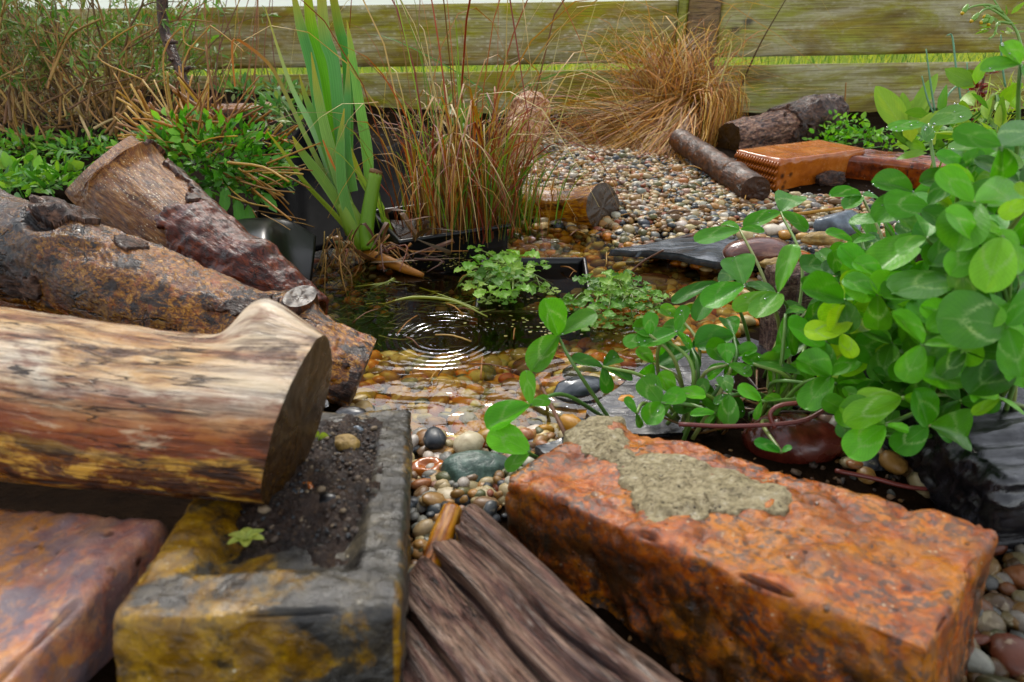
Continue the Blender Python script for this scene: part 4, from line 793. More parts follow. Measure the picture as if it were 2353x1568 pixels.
ST = [  # px, py, z, size (half axes, m), yaw, material, name, label, seed, kw
 (1092, 1085, .012, (.027, .018, .013), .3, 'green_stone', 'green_stone', 'speckled grey green stone between the two front bricks', 3, dict(amp=.12, cuts=8)),
 (1742, 578, .032, (.043, .023, .016), .12, 'cobble', 'cobble', 'large smooth banded brown cobble lying wet on the slate', 4, dict(amp=.05)),
 (1925, 518, .034, (.034, .022, .020), .2, 'grey_rock', 'grey_rock', 'blue grey rock beside the long straw stem', 6, dict(amp=.14, cuts=8)),
 (1890, 548, .038, (.024, .013, .008), -.1, 'tan_rough', 'rough_stone', 'rough tan crumbly stone in front of the blue grey rock', 8, dict(amp=.22, fine=.06)),
 (1785, 606, .028, (.018, .010, .007), .1, 'tan_rough', 'rough_stone', 'small rough tan stone below the brown cobble', 9, dict(amp=.22, fine=.06)),
 (1822, 1015, .022, (.033, .022, .020), -.2, 'red_cobble', 'red_cobble', 'smooth dark red cobble behind the big red brick', 10, dict(amp=.06)),
 (1528, 616, -.012, (.030, .018, .012), -.3, 'tan_rough', 'mossy_cobble', 'large yellowish mossy cobble under water near the slate', 12, dict(amp=.12)),
 (1500, 650, -.02, (.032, .016, .012), .0, 'cobble', 'sunken_cobble', 'flat brown cobble under water in front of the mossy one', 13, dict(amp=.08)),
 (1560, 690, -.018, (.024, .015, .012), .4, 'cobble', 'sunken_cobble', 'brown cobble under water half hidden by clover', 14, dict(amp=.1)),
 (1360, 860, -.018, (.030, .018, .013), .2, 'slate', 'sunken_slate', 'dark grey stone just under the water by the tall clover leaf', 15, dict(amp=.1, cuts=5)),
 (1330, 893, -.002, (.024, .015, .010), .5, 'slate', 'wet_stone', 'dark wet stone breaking the water surface by the slate', 16, dict(amp=.1)),
 (1240, 850, -.03, (.03, .02, .014), .1, 'cobble', 'sunken_cobble', 'brown cobble under water between ripples and clover', 17, dict(amp=.1)),
 (660, 1166, 0, (.0085, .006, .002), .3, 'slate', 'slate_chip', 'grey slate chip on the soil in the sunken brick', 20, dict(amp=.1, frog=1)),
 (752, 1182, 0, (.0075, .0052, .004), -.2, 'plastic', 'black_pebble', 'shiny black pebble on the soil in the sunken brick', 21, dict(amp=.05, frog=1)),
 (708, 1146, 0, (.0035, .006, .0025), .5, 'tile_brick', 'bark_chip', 'tan chip beside the slate chip in the sunken brick', 22, dict(amp=.25, cuts=5, frog=1)),
 (796, 1052, 0, (.0085, .0065, .006), -.5, 'tan_rough', 'yellow_pebble', 'yellow ochre pebble on the soil by the sawn log end', 23, dict(amp=.12, frog=1)),
 (822, 1018, 0, (.0045, .004, .004), -.5, 'grey_rock', 'grey_pebble', 'little grey pebble behind the yellow one in the sunken brick', 24, dict(amp=.1, frog=1)),
 (748, 1046, 0, (.009, .005, .004), .2, 'plastic', 'black_pebble', 'black pebble beside the yellow one against the log end', 25, dict(amp=.1, frog=1)),
 (805, 975, 0, (.011, .008, .004), 0, 'slate_dark', 'slate_chip', 'wet dark chip at the far end of the sunken brick', 26, dict(amp=.1, cuts=5, frog=1)),
 (1905, 418, .020, (.026, .016, .017), 0, 'darkbark', 'dark_clod', 'dark clod of rotten bark lying against the wet dark brick', 29, dict(amp=.35, fine=.1)),
]
for (px, py, z, sz, yw, mt, nm, lb, sd2, kw) in ST:
    fr = kw.pop('frog', 0); c0 = frog_pt(px, py, sz[2] * .5 + .005) if fr else at(px, py, z); mb = MB(); rock(mb, c0, sz, yw, seed=sd2, **kw); tag(mb.build(nm, MT[mt], origin=c0), lb, 'stone')
# soil caked in the frog
us = np.linspace(.015, FLA - .018, 180); vs = np.linspace(.014, FLB - .014, 100); U, V = np.meshgrid(us, vs, indexing='ij'); fz_ = .0022 + .0065 * sstep(.05, .10, U) * sstep(-.05, .0, V) + .0032 * fbm(np.stack([U * 80, V * 80, U * 0], -1), 5, 4, .62) - .008 * sstep(.055, .03, U + .012 * fbm(np.stack([U * 40, V * 40, U * 0], -1), 2, 7)) - .006 * sstep(.066, .082, V) * sstep(.11, .07, U) - .0015 * sstep(.026, .016, V)
Pm = FR + U[..., None] * frog_a + V[..., None] * frog_b + (-.0088 + fz_)[..., None] * frog_n
sm = MB(); sm.add(Pm.reshape(-1, 3), grid_quads(180, 100), None, (1, 1, 1), Pm.reshape(-1, 3)); tag(sm.build('brick_soil', MT['soil']), 'dark wet crumbly soil filling the sunken top of the front brick', 'soil', kind='stuff')
gt = MB(); v1, t1 = ico(1); gr_ = np.random.default_rng(3)
for k in range(420):
    u_, w2 = gr_.uniform(.06, FLA - .03), gr_.uniform(.02, FLB - .02); i_ = int((u_ - .015) / (FLA - .033) * 179); j_ = int((w2 - .014) / (FLB - .028) * 99); s_ = gr_.uniform(.0006, .0017) * (2.0 if gr_.random() < .08 else 1)
    gt.add((v1 * (1 + .3 * gr_.normal(size=(len(v1), 1)).clip(-1, 1)) * A(s_, s_ * .8, s_ * .6)) @ rot(gr_.uniform(0, 6), gr_.normal(0, .4), 1).T + Pm[min(i_, 179), min(j_, 99)] + frog_n * s_ * .2, None, t1, S(gr_.choice(['#2a2420', '#463a32', '#6a5a4a', '#8a7a66', '#3a3c3e', '#54463a'])), v1 * .01)
tag(gt.build('soil_grit', MT['twig']), 'grit and crumbs lying on the wet soil in the sunken brick', 'grit', kind='stuff')
# the ring-shaped pebble and white pebbles on the slate
c0 = at(985, 1078, .008); rp = MB(); th_ = np.linspace(0, 2 * np.pi, 40, endpoint=False); tube(rp, [], .001) if False else None
v, t_ = ico(4); r_ = np.hypot(v[:, 0], v[:, 1]); p = v * A(.0140, .0105, .0072); p[:, 2] -= np.where(v[:, 2] > 0, .0058 * np.exp(-(r_ / .42) ** 2), 0); p += .0008 * fbm(p * 160, 3, 2)[:, None]
rp.add(p + c0, None, t_, (1, 1, 1), p); tag(rp.build('dimpled_pebble', MT['tile_brick'], origin=c0), 'orange pebble with a hollow in the middle, beside the front brick', 'stone')

# small sticks and straws
STK = [([ad(1412, 574, .86), at(1490, 566, .012), at(1570, 550, .016), at(1660, 525, .02)], [.0015, .004, .0045, .003], 'brownbark', 'wet_stick', 'dark wet stick along the edge of the grey slate', (1, 1, 1)),
 ([at(1640, 522, .02), at(1780, 500, .024), at(1965, 474, .03)], [.002, .0028, .002], 'twig', 'straw_stem', 'long tan straw lying beside the blue grey rock', S('#b98f4e')),
 ([at(1412, 462, .022), at(1500, 466, .02), at(1590, 478, .018)], .0012, 'twig', 'thin_twig', 'thin black twig on the gravel beside the short log', S('#241a16')),
 ([at(1412, 500, .014), at(1450, 490, .018), at(1530, 482, .018)], .0009, 'twig', 'thin_straw', 'thin pale straw on the gravel by the black twig', S('#a8814f')),
 ([at(1235, 870, -.01), at(1265, 930, .012), at(1300, 1000, .03)], [.0012, .0016, .0018], 'twig', 'bent_twig', 'brown twig leaning out of the water by the front clover', S('#6e4a34')),
 ([at(1445, 628, .0), at(1480, 600, .014), at(1525, 575, .03)], .0012, 'twig', 'wet_twig', 'thin brown twig poking out of the water at the right', S('#6a4630')),
 ([aty(1700, 205, 1.75), aty(1745, 105, 1.72), aty(1808, -5, 1.68)], [.0022, .0018, .001], 'twig', 'slanting_twig', 'thin dark twig slanting up in front of the right fence panel', S('#5a4228')),
 ([aty(1940, 255, 1.80), aty(1944, 190, 1.80)], [.002, .0014], 'twig', 'dry_stalk', 'short tan stalk standing against the lower right board', S('#a8783e')),
 ([at(965, 662, -.004), at(1040, 688, .001), at(1100, 712, .001)], .0011, 'stem', 'pond_weed', 'thin yellow green weed strand afloat behind the ripples', S('#9aa628')),
 ([at(880, 700, -.003), at(950, 684, .001), at(1040, 692, .0015), at(1120, 728, .001)], [.0012, .0018, .0018, .0008], 'stem', 'pond_weed', 'longest yellow green weed stem floating across the ripples', S('#a9b32c')),
 ([at(815, 660, -.004), at(880, 652, .001), at(905, 640, .001)], .0012, 'stem', 'pond_weed', 'bent yellow green weed strand below the iris', S('#8f9a26'))]
for pts, rd, mt, nm, lb, cl in STK:
    mb = MB(); tube(mb, pts, rd, 24, 7, cl)
    if nm == 'pond_weed':
        P = spline(pts, 14)
        for q_ in P[2:-1]:
            for _ in range(2): tube(mb, [q_, q_ + A(R.uniform(-.018, .018), R.uniform(-.012, .012), -.001)], [.0006, .0003], 2, 4, cl)
    tag(mb.build(nm, MT[mt], origin=spline(pts, 3)[1]), lb, 'stick' if 'weed' not in nm else 'pond weed')
# submerged weed and flakes
uw = MB()
for _ in range(210):
    px, py = R.gauss(860, 110), R.gauss(660, 40); b0 = at(px, py, 0); b0[2] = -R.uniform(.006, .06)
    if pond_in(b0[0], b0[1]) < .02: continue
    a_ = R.gauss(.3, .8); l_ = R.uniform(.01, .04); dv = A(math.cos(a_), math.sin(a_) * .6, R.uniform(-.2, .3)) * l_
    tube(uw, [b0, b0 + dv * .5 + A(0, 0, R.uniform(-.006, .006)), b0 + dv], [.0008, .0007, .0003], 4, 4, jit(S(R.choice(['#7d8a20', '#5d6a1c', '#3f4a14', '#959d30', '#2c3414', '#2c3414'])), .2), False)
tag(uw.build('submerged_weed', MT['stem']), 'fine olive green weed under the dark water below the iris', 'pond weed', kind='stuff')
dw = MB()
for _ in range(340):
    px, py = R.choice([(R.gauss(1020, 34), R.gauss(577, 9)), (R.gauss(1290, 90), R.gauss(735, 26)), (R.gauss(1060, 60), R.gauss(600, 12))]); c0 = at(px, py, .0012)
    if pond_in(c0[0], c0[1]) < .006: continue
    r_ = R.uniform(.0008, .0022); th_ = np.linspace(0, 6.283, 8, endpoint=False); P = np.vstack([c0 + np.stack([np.cos(th_) * r_, np.sin(th_) * r_ * .8, th_ * 0], 1), c0 + Z * .0003]); j = np.arange(7 + 1)
    dw.add(P, None, np.stack([j, (j + 1) % 8, np.full(8, 8)], 1), jit(S(R.choice(['#9aa850', '#7f9038', '#b3b56a', '#6d6a3c'])), .2), np.tile([[.5, .5, 0]], (9, 1)))
tag(dw.build('duckweed', MT['herb']), 'tiny pale green duckweed flakes floating below the sedge', 'duckweed', kind='stuff')
# ---------------------------------------------------------------- iris
def pxs(pts, d): return [ad(x, y, d if np.isscalar(d) else dd) for (x, y), dd in zip(pts, [d] * len(pts) if np.isscalar(d) else d)]
iris = thing('iris_plant', 'tall iris with a fan of upright sword leaves at the pond edge', 'iris', at(850, 580, 0))
IR = [
 ([(609, 17), (667, 191), (725, 307), (770, 430), (812, 532)], .90, [3, 17, 25, 24, 16], '#86bb9c'),
 ([(668, -40), (690, 60), (718, 164), (742, 300), (785, 450)], .915, [8, 33, 38, 40, 26], '#4f9a56'),
 ([(703, -50), (716, 60), (738, 140), (757, 250), (785, 410)], .93, [20, 36, 38, 36, 30], '#6cc024'),
 ([(737, -50), (747, 80), (768, 150), (783, 300), (797, 430)], .92, [30, 44, 46, 44, 36], '#55a060'),
 ([(757, -50), (778, 60), (797, 140), (800, 300), (800, 420)], .94, [20, 30, 32, 30, 26], '#4e9c50'),
 ([(797, 47), (806, 110), (822, 220), (843, 350), (848, 450)], .91, [2, 20, 30, 36, 26], '#74b55e'),
 ([(687, 170), (705, 230), (735, 300), (765, 390), (805, 490)], .885, [2, 18, 26, 28, 26], '#5d9a4a'),
 ([(715, 120), (730, 220), (755, 330), (785, 430), (822, 530)], .875, [2, 26, 34, 36, 30], '#7aaa5a'),
 ([(800, 125), (798, 220), (795, 330), (812, 440)], .87, [2, 24, 30, 28], '#4a9050'),
 ([(791, 250), (783, 330), (787, 430), (812, 530)], .86, [3, 27, 34, 32], '#5a9a4c'),
 ([(612, 300), (650, 350), (700, 420), (765, 490), (822, 558)], .865, [2, 14, 17, 19, 16], '#86a338'),
 ([(672, 313), (690, 345), (720, 385), (760, 440), (805, 515)], .87, [3, 22, 30, 32, 26], '#6c9838'),
 ([(540, 200), (533, 110), (547, 92), (615, 144), (652, 207), (700, 308), (770, 450), (818, 545)], .90, [5, 7, 8, 10, 12, 14, 16, 14], None),
 ([(800, 330), (835, 420), (872, 470), (905, 545)], .90, [10, 20, 22, 8], '#9cc62c'),
 ([(845, 380), (862, 440), (880, 500), (882, 560)], .92, [3, 14, 18, 14], '#8ab83a'),
]
for k, (pts, d, w_, c_) in enumerate(IR):
    mb = MB(); cc_ = np.array([S('#a8754e'), S('#9c6a44'), S('#7d9a58'), S('#8aa84a')]) if c_ is None else np.array([S('#b9a860') * .8 + S(c_) * .2, S(c_), S(c_), S(c_) * .85 + S('#a8c83c') * .15])
    blade(mb, pxs(pts, d), np.array(w_) * .76 * d / FPX, 22, RGT + FWD * R.uniform(-.6, .6), R.choice([-1, 1]) * R.uniform(.04, .10), cc_); mb.build('leaf', MT['strap'], iris)
mb = MB(); tube(mb, pxs([(863, 400), (850, 470), (842, 530), (848, 575)], .855), np.array([15, 16, 17, 19]) * .855 / FPX, 16, 12, np.array([S('#7aa83e'), S('#72a82e'), S('#7eb52c')])); st = mb.build('cut_stalk', MT['strap'], iris); st['label'] = 'thick cut green stalk with a brown end'
mb = MB(); P = pxs([(865, 392), (862, 402)], .855); tube(mb, P, .0086, 3, 12, S('#7a5a3a')); mb.build('brown_end', MT['twig'], st)
mb = MB(); tube(mb, pxs([(790, 470), (815, 520), (838, 560), (852, 590)], .872), np.array([20, 27, 26, 17]) * .87 / FPX, 14, 12, np.array([S('#8ab054'), S('#84b038'), S('#7aa828')])); mb.build('leaf_base', MT['strap'], iris)
mb = MB(); blade(mb, [ad(742, 322, .862), ad(757, 360, .862), ad(778, 405, .862)], [.0015, .0035, .0015], 8, RGT, 0, S('#b8782e')); mb.build('orange_scar', MT['strap'], iris)
mb = MB()
tube(mb, [at(828, 578, .012), at(880, 596, .012), at(930, 618, .006), at(972, 633, .002)], [.006, .0075, .006, .003], 16, 8, S('#b5804e'))
for k in range(26):
    a0 = at(R.gauss(885, 40), R.gauss(572, 12), R.uniform(.0, .03)); tube(mb, [a0, a0 + A(R.uniform(-.02, .05), R.uniform(-.03, .01), R.uniform(-.01, .02)), a0 + A(R.uniform(-.03, .09), R.uniform(-.05, .0), -.01)], [.0016, .0013, .0006], 8, 5, jit(S(R.choice(['#a87a4e', '#7a4a34', '#5c3a2c', '#c09a6a'])), .2))
mb.build('rhizome', MT['twig'], iris)
mb = MB()
for k in range(34):
    b0 = at(R.uniform(745, 815), R.uniform(520, 590), R.uniform(.0, .05)); tube(mb, [b0, b0 + A(R.uniform(-.02, .02), -.005, -.025), b0 + A(R.uniform(-.035, .02), -.012, -.055)], [.0009, .0008, .0005], 7, 4, jit(S(R.choice(['#a8825a', '#8a6a48', '#c0a070'])), .2))
for k in range(14):
    b0 = at(R.uniform(850, 985), R.uniform(545, 600), .012); blade(mb, [b0, b0 + A(R.uniform(-.02, .05), -.01, R.uniform(.0, .05)), b0 + A(R.uniform(-.04, .10), -.03, R.uniform(-.01, .04))], [.003, .007, .001], 8, None, .1, jit(S(R.choice(['#6a4a38', '#8a6a52', '#5c4636'])), .2))
mb.build('dead_leaves', MT['dry'], iris)

# ---------------------------------------------------------------- grasses
def arc(b, az, L, up, out, droop, n=4):
    o = A(math.cos(az), math.sin(az), 0); return [b, b + o * out * L * .22 + Z * up * L * .5, b + o * out * L * .6 + Z * (up * L * .85), b + o * out * L + Z * (up * L - droop * L)]
def arch(b, az, L):
    o = A(math.cos(az), math.sin(az), 0); f_ = R.uniform(.6, 1.1); return [b, b + o * .08 * L + Z * .42 * L, b + o * .34 * f_ * L + Z * .68 * L, b + o * .66 * f_ * L + Z * .64 * L, b + o * .95 * f_ * L + Z * R.uniform(.15, .5) * L]
sedge = thing('sedge_clump', 'tall loose clump of reddish and straw coloured sedge in the square black pot', 'sedge', SEDGE)
parts = {'green_blades': (MB(), ['#5a8a2c', '#6fa03c', '#86a848', '#4f7a30']), 'rust_blades': (MB(), ['#a4501f', '#843a18', '#b86c30', '#94502a']), 'straw_blades': (MB(), ['#c49c68', '#dcbe8c', '#b08452', '#e6cca0', '#94704c', '#bc9058', '#7a5434'])}
for k in range(800):
    nm = R.choices(list(parts), [.20, .30, .50])[0]; mb, cs = parts[nm]; a_ = R.uniform(0, 6.28); rr = .088 * math.sqrt(R.random())
    b0 = A(SEDGE[0] + 1.25 * rr * math.cos(a_) + .026, SEDGE[1] + rr * math.sin(a_) * .8, .012); az = a_ + R.gauss(0, .7); tall = R.random()
    L_ = R.uniform(.08, .20) if tall < .95 else R.uniform(.27, .40); out = R.uniform(.15, .8) if tall < .93 else R.uniform(.03, .4)
    if nm == 'straw_blades' and R.random() < .8: pts = arch(b0, az, L_ * R.uniform(1.1, 1.7))
    elif nm == 'rust_blades' and R.random() < .4: pts = arch(b0, az, L_ * R.uniform(1.1, 1.6))
    else: pts = arc(b0, az, L_, R.uniform(.8, 1.0), out, R.uniform(0, .12))
    if pts[-1][2] < .02 and pts[-1][1] < b0[1]: continue
    if any(x_ > 1208 and y_ > 405 for x_, y_, _ in (proj(q_) for q_ in spline(pts, 8))) and R.random() < .9: continue
    if any(x_ < 915 and y_ > 300 for x_, y_, _ in (proj(q_) for q_ in spline(pts, 8))) and R.random() < .85: continue
    c_ = S(R.choice(cs)); wd = R.uniform(.0013, .0027); blade(mb, pts, [wd, wd, wd * .8, .0003], 9, None, .2, np.array([jit(c_) * .8, jit(c_), jit(c_ * (.6 if nm == 'green_blades' and R.random() < .5 else 1) + (S('#a8602c') * .4 if nm == 'green_blades' else 0))]))
for (pts, nm, c_) in (([(1165, 520), (1110, 330), (1050, 120), (960, -5)], 'rust_blades', '#8a4420'), ([(1100, 500), (1090, 300), (1065, 100), (1040, 0)], 'rust_blades', '#7a3a1c'), ([(1030, 480), (990, 320), (900, 200), (820, 120)], 'rust_blades', '#8a4a24'), ([(1080, 490), (1000, 330), (890, 230), (825, 175)], 'rust_blades', '#6e3018'),
                      ([(1130, 470), (1160, 250), (1300, 165), (1420, 190)], 'green_blades', '#5c8232'), ([(1120, 470), (1125, 250), (1070, 180), (900, 90), (810, 80)], 'green_blades', '#4f8a3a'), ([(1000, 500), (985, 400), (1030, 250), (1090, 160)], 'straw_blades', '#d0b48a'),
                      ([(980, 500), (970, 420), (1000, 330), (1060, 310)], 'straw_blades', '#cfae84'), ([(900, 520), (920, 430), (965, 350), (1000, 345)], 'straw_blades', '#c9a070'), ([(1170, 520), (1190, 420), (1240, 300), (1200, 290)], 'straw_blades', '#c49060')):
    mb = parts[nm][0]; blade(mb, pxs(pts, 1.02), [.0028, .003, .0025, .0006], 16, None, .15, np.array([S(c_), S(c_) * 1.1, S(c_)]))
for nm, (mb, _) in parts.items(): mb.build(nm, MT['dry'] if nm != 'green_blades' else MT['strap'], sedge)
ss = MB()
for k in range(60):
    b0 = at(R.choice([R.gauss(1190, 18), R.gauss(1215, 30), R.uniform(1170, 1290)]), R.uniform(525, 562), -.02); a_ = R.uniform(0, 6.28); L_ = R.uniform(.06, .14)
    blade(ss, arc(b0, a_, L_, R.uniform(.8, 1), R.uniform(.05, .5), R.uniform(0, .2)), [.0018, .002, .0016, .0003], 8, None, .2, jit(S(R.choice(['#6fa038', '#8ab048', '#5a8a2c', '#b59a5c', '#a07848'])), .15))
tag(ss.build('sedge_shoots', MT['strap'], origin=at(1220, 545, 0)), 'sparse young green sedge shoots rising from the shallow water', 'sedge')

TC = ad(1575, 262, 1.60); tus = thing('tussock_grass', 'shaggy straw brown tussock of dry grass swept over the gravel by the fence post', 'tussock grass', (TC[0], TC[1], 0))
tc_ = ['#cc9450', '#a06c38', '#e0b070', '#f0cc90', '#c08040', '#8a5c30', '#d8a05c']
mb = MB()
for k in range(950):                                        # the combed skirt to the left
    s0 = ad(R.gauss(1592, 20), R.gauss(270, 26), R.uniform(1.53, 1.62)); f_ = R.random(); e = ad(1265 + 290 * f_ + R.gauss(0, 24), 285 + 112 * f_ + R.gauss(0, 34), 1.50 - .16 * f_ + R.uniform(-.03, .03))
    e[2] = max(e[2], .026); m1 = s0 * .66 + e * .34 + A(R.gauss(0, .006), -.02, R.uniform(.004, .028)); m2 = s0 * .3 + e * .7 + A(R.gauss(0, .008), -.015, R.uniform(.0, .02))
    c_ = jit(S(R.choice(tc_)), .2); wd = R.uniform(.0013, .0026); pts = [s0, m1, m2, e]
    if R.random() < .4: pts.append(e + A(R.uniform(-.03, .03), R.uniform(-.03, .0), -R.uniform(.02, .05))); pts[-1][2] = max(pts[-1][2], .018)
    ribbon(mb, pts, [wd, wd, wd * .9, .0005], 11, np.array([c_ * .8, c_, jit(c_)]))
mb.build('swept_blades', MT['dry'], tus)
mb = MB()
for k in range(780):                                        # curly crown
    s0 = ad(R.gauss(1550, 46), R.gauss(262, 26), R.uniform(1.50, 1.64)); t_ = R.random(); ex, ey = R.gauss(1535, 88), R.gauss(150, 52)
    e = ad(ex, ey, R.uniform(1.50, 1.68)); m1 = s0 * .5 + e * .5 + A(R.gauss(0, .02), R.gauss(0, .02), R.uniform(0, .02)); pts = [s0, m1, e]
    pts.append(e + A(R.gauss((ex - 1545) / 1500, .022), R.gauss(0, .02), R.uniform(-.045, .03)))
    c_ = jit(S(R.choice(tc_)), .2); wd = R.uniform(.0012, .0024); ribbon(mb, pts, [wd, wd, wd * .8, .0004], 10, np.array([c_ * .85, c_, jit(c_ * 1.1)]))
mb.build('curly_blades', MT['dry'], tus)
mb = MB()
for k in range(300):                                        # fountain to the right and front
    s0 = ad(R.gauss(1590, 20), R.gauss(255, 22), R.uniform(1.52, 1.62)); f_ = R.random(); e = ad(1600 + 115 * f_ + R.gauss(0, 12), 395 - 120 * f_ + R.gauss(0, 26), 1.42 + .14 * f_); e[2] = max(e[2], .004)
    m = s0 * .5 + e * .5 + A(R.uniform(.0, .05), -.02, R.uniform(.03, .09)); c_ = jit(S(R.choice(tc_)), .2); wd = R.uniform(.0012, .0024); ribbon(mb, [s0, s0 * .7 + m * .3 + Z * .025, m, e], [wd, wd, wd * .9, .0004], 11, np.array([c_ * .85, c_, jit(c_ * 1.1)]))
for (pts) in ([(1262, 365), (1310, 200), (1372, 0)], [(1300, 330), (1370, 160), (1445, 8)], [(1285, 350), (1330, 220), (1400, 60)], [(1240, 370), (1250, 250), (1290, 60)], [(1420, 250), (1480, 120), (1540, 60), (1585, 28)], [(1640, 230), (1680, 110), (1665, 90), (1640, 115)], [(1650, 230), (1702, 110), (1695, 86), (1655, 105)], [(1560, 250), (1690, 232), (1800, 248)]):
    c_ = S(R.choice(['#cfc08a', '#d8c898'])); ribbon(mb, pxs(pts, R.uniform(1.45, 1.6)), [.003, .0028, .0012], 18, c_)
mb.build('fountain_blades', MT['dry'], tus)
mb = MB(); rock(mb, A(TC[0] - .06, TC[1] - .01, .03), (.12, .07, .06), .1, seed=5, amp=.2); mb.build('dense_core', MT['smallpale'], tus)

# ---------------------------------------------------------------- left hand plants
def dome_leaves(mb, c, rad, n, Lr, cols, ratio=.5, prof=None, shell=.45, upb=.5, **kw):
    for _ in range(n):
        d = unit(rng.normal(size=3)); d[2] = abs(d[2]) * .9 - .15; d = unit(d); r_ = (shell + (1 - shell) * R.random()); p = np.asarray(c) + d * np.asarray(rad) * r_
        dv = unit(d + A(0, 0, R.uniform(-.3, .5)) + rng.normal(size=3) * .45); nr = unit(Z * upb + d * .3 + rng.normal(size=3) * .45); L_ = R.uniform(*Lr)
        leaf(mb, p, dv, nr, L_, L_ * ratio * R.uniform(.8, 1.2), jit(S(R.choice(cols)), .2), prof or (lambda v: np.sin(np.pi * v ** .85) ** .8), R.uniform(0, .3), R.uniform(0, .35), 5, 3, **kw)
CP = at(500, 470, .05); cp = thing('cut_perennial', 'clump of small green leaves bristling with cut straw coloured stems', 'perennial', CP)
mb = MB(); dome_leaves(mb, ad(485, 400, .93), (.115, .07, .085), 900, (.010, .022), ['#4f9f28', '#67b836', '#82cc48', '#3c8424', '#58a838'], .42, lobes=2); dome_leaves(mb, ad(570, 430, .90), (.06, .05, .05), 200, (.010, .02), ['#4a9a2a', '#62ad38', '#3a7a24'], .42, lobes=2)
for (x, y, dx, dy) in ((520, 425, -6, 55), (545, 455, 6, 50), (460, 450, 0, 45), (440, 480, 30, 55), (600, 440, 30, 35), (480, 430, -10, 40), (570, 470, 6, 45)):
    b0, e = ad(x, y, .87), ad(x + dx, y + dy, .84); leaf(mb, b0, e - b0, CAM - b0 + Z * .4, np.linalg.norm(e - b0), .014, jit(S('#4fa02a')), None or (lambda v: np.sin(np.pi * v ** 1.2) ** .8), .1, .2, 8, 5, lobes=3)
mb.build('foliage', MT['herb'], cp)
mb = MB()
def stems(n, cx_, cy_, sp, d0, Lpx, angs, cols, r_, kink=.25):
    for _ in range(n):
        a_ = math.radians(R.uniform(*angs)); l_ = R.uniform(*Lpx); x0, y0 = R.gauss(cx_, sp), R.gauss(cy_, sp * .6); d1 = d0 + R.gauss(0, .03); dd = R.uniform(-.06, .06)
        k1 = R.gauss(0, kink) * l_ * .2; pts = [ad(x0, y0, d1), ad(x0 + math.cos(a_) * l_ * .55 - k1 * math.sin(a_), y0 - math.sin(a_) * l_ * .55 - k1, d1 + dd * .5), ad(x0 + math.cos(a_) * l_, y0 - math.sin(a_) * l_, d1 + dd)]
        rr = R.uniform(*r_); tube(mb, pts, [rr * 1.15, rr, rr * .85], 7, 6, jit(S(R.choice(cols)), .15))
stems(62, 450, 330, 48, .95, (70, 170), (15, 175), ['#b98848', '#c9a060', '#a5763c', '#8f6434', '#d2b07a'], (.0010, .0024)); stems(26, 390, 330, 25, .94, (80, 150), (130, 195), ['#b98848', '#c9a468', '#a5763c'], (.0010, .002))
stems(34, 560, 400, 40, .88, (60, 150), (-50, 25), ['#b08448', '#c9a468', '#96703c'], (.0008, .0017)); stems(12, 610, 330, 20, .95, (40, 90), (-20, 60), ['#b98848', '#d2b07a'], (.001, .0018)); stems(10, 560, 500, 40, .85, (40, 120), (-60, 5), ['#a58458', '#c0a070'], (.0005, .0009))
for pts in ([(395, 300), (375, 130), (420, 62), (425, 100), (475, 118)], [(330, 185), (225, 130), (305, 62), (350, 60)], [(440, 300), (420, 150), (475, 70), (490, 64), (550, 110), (560, 120)]): tube(mb, pxs(pts, .97), [.0014, .0012, .0009], 16, 6, S('#b5905a'))
mb.build('cut_stems', MT['twig'], cp)

lav = thing('lavender_shrub', 'leggy old lavender with twisted bare stems and grey green tips at the top left', 'shrub', at(180, 330, .04))
wb, lf = MB(), MB()
for k in range(210):
    x0 = R.uniform(-60, 330); d0 = R.uniform(1.15, 1.6); p = ad(x0, R.uniform(240, 350), d0); p[2] = max(p[2], .02); a_ = R.gauss(1.75 if x0 < 200 else 1.45, .45); L_ = R.uniform(.12, .34); pts = [p]; nn = 6
    for j in range(nn): a_ += R.gauss(0, .22); pts.append(pts[-1] + (RGT * math.cos(a_) + Z * abs(math.sin(a_)) + FWD * R.gauss(0, .25)) * L_ / nn)
    c_ = jit(S(R.choice(['#a5855c', '#b8986c', '#7a6246', '#c8ac80', '#8a6a4c'])), .2); r0 = R.uniform(.0010, .0030); tube(wb, pts, [r0, r0 * .7, r0 * .4], 14, 6, c_)
    for q_ in range(R.randint(2, 5)):
        b0 = pts[R.randint(2, nn)]; a2 = a_ + R.gauss(0, .7); e = b0 + (RGT * math.cos(a2) + Z * abs(math.sin(a2)) + FWD * R.gauss(0, .4)) * R.uniform(.04, .12); tube(wb, [b0, (b0 + e) / 2 + A(R.gauss(0, .006), 0, .004), e], [r0 * .45, r0 * .35, .0005], 6, 5, c_)
        if e[2] > .17 or R.random() < .3:
            for _ in range(R.randint(5, 11)):
                dv = unit((e - b0) * 6 + rng.normal(size=3) * .6); L2 = R.uniform(.012, .03); leaf(lf, e - (e - b0) * R.random() * .5, dv, unit(Z + rng.normal(size=3) * .6), L2, L2 * .2, jit(S(R.choice(['#6f9a5a', '#8aa878', '#5c8f3e', '#4f8a34', '#9ab08a'])), .2), lambda v: np.sin(np.pi * v) ** .5, .1, .1, 4, 3)
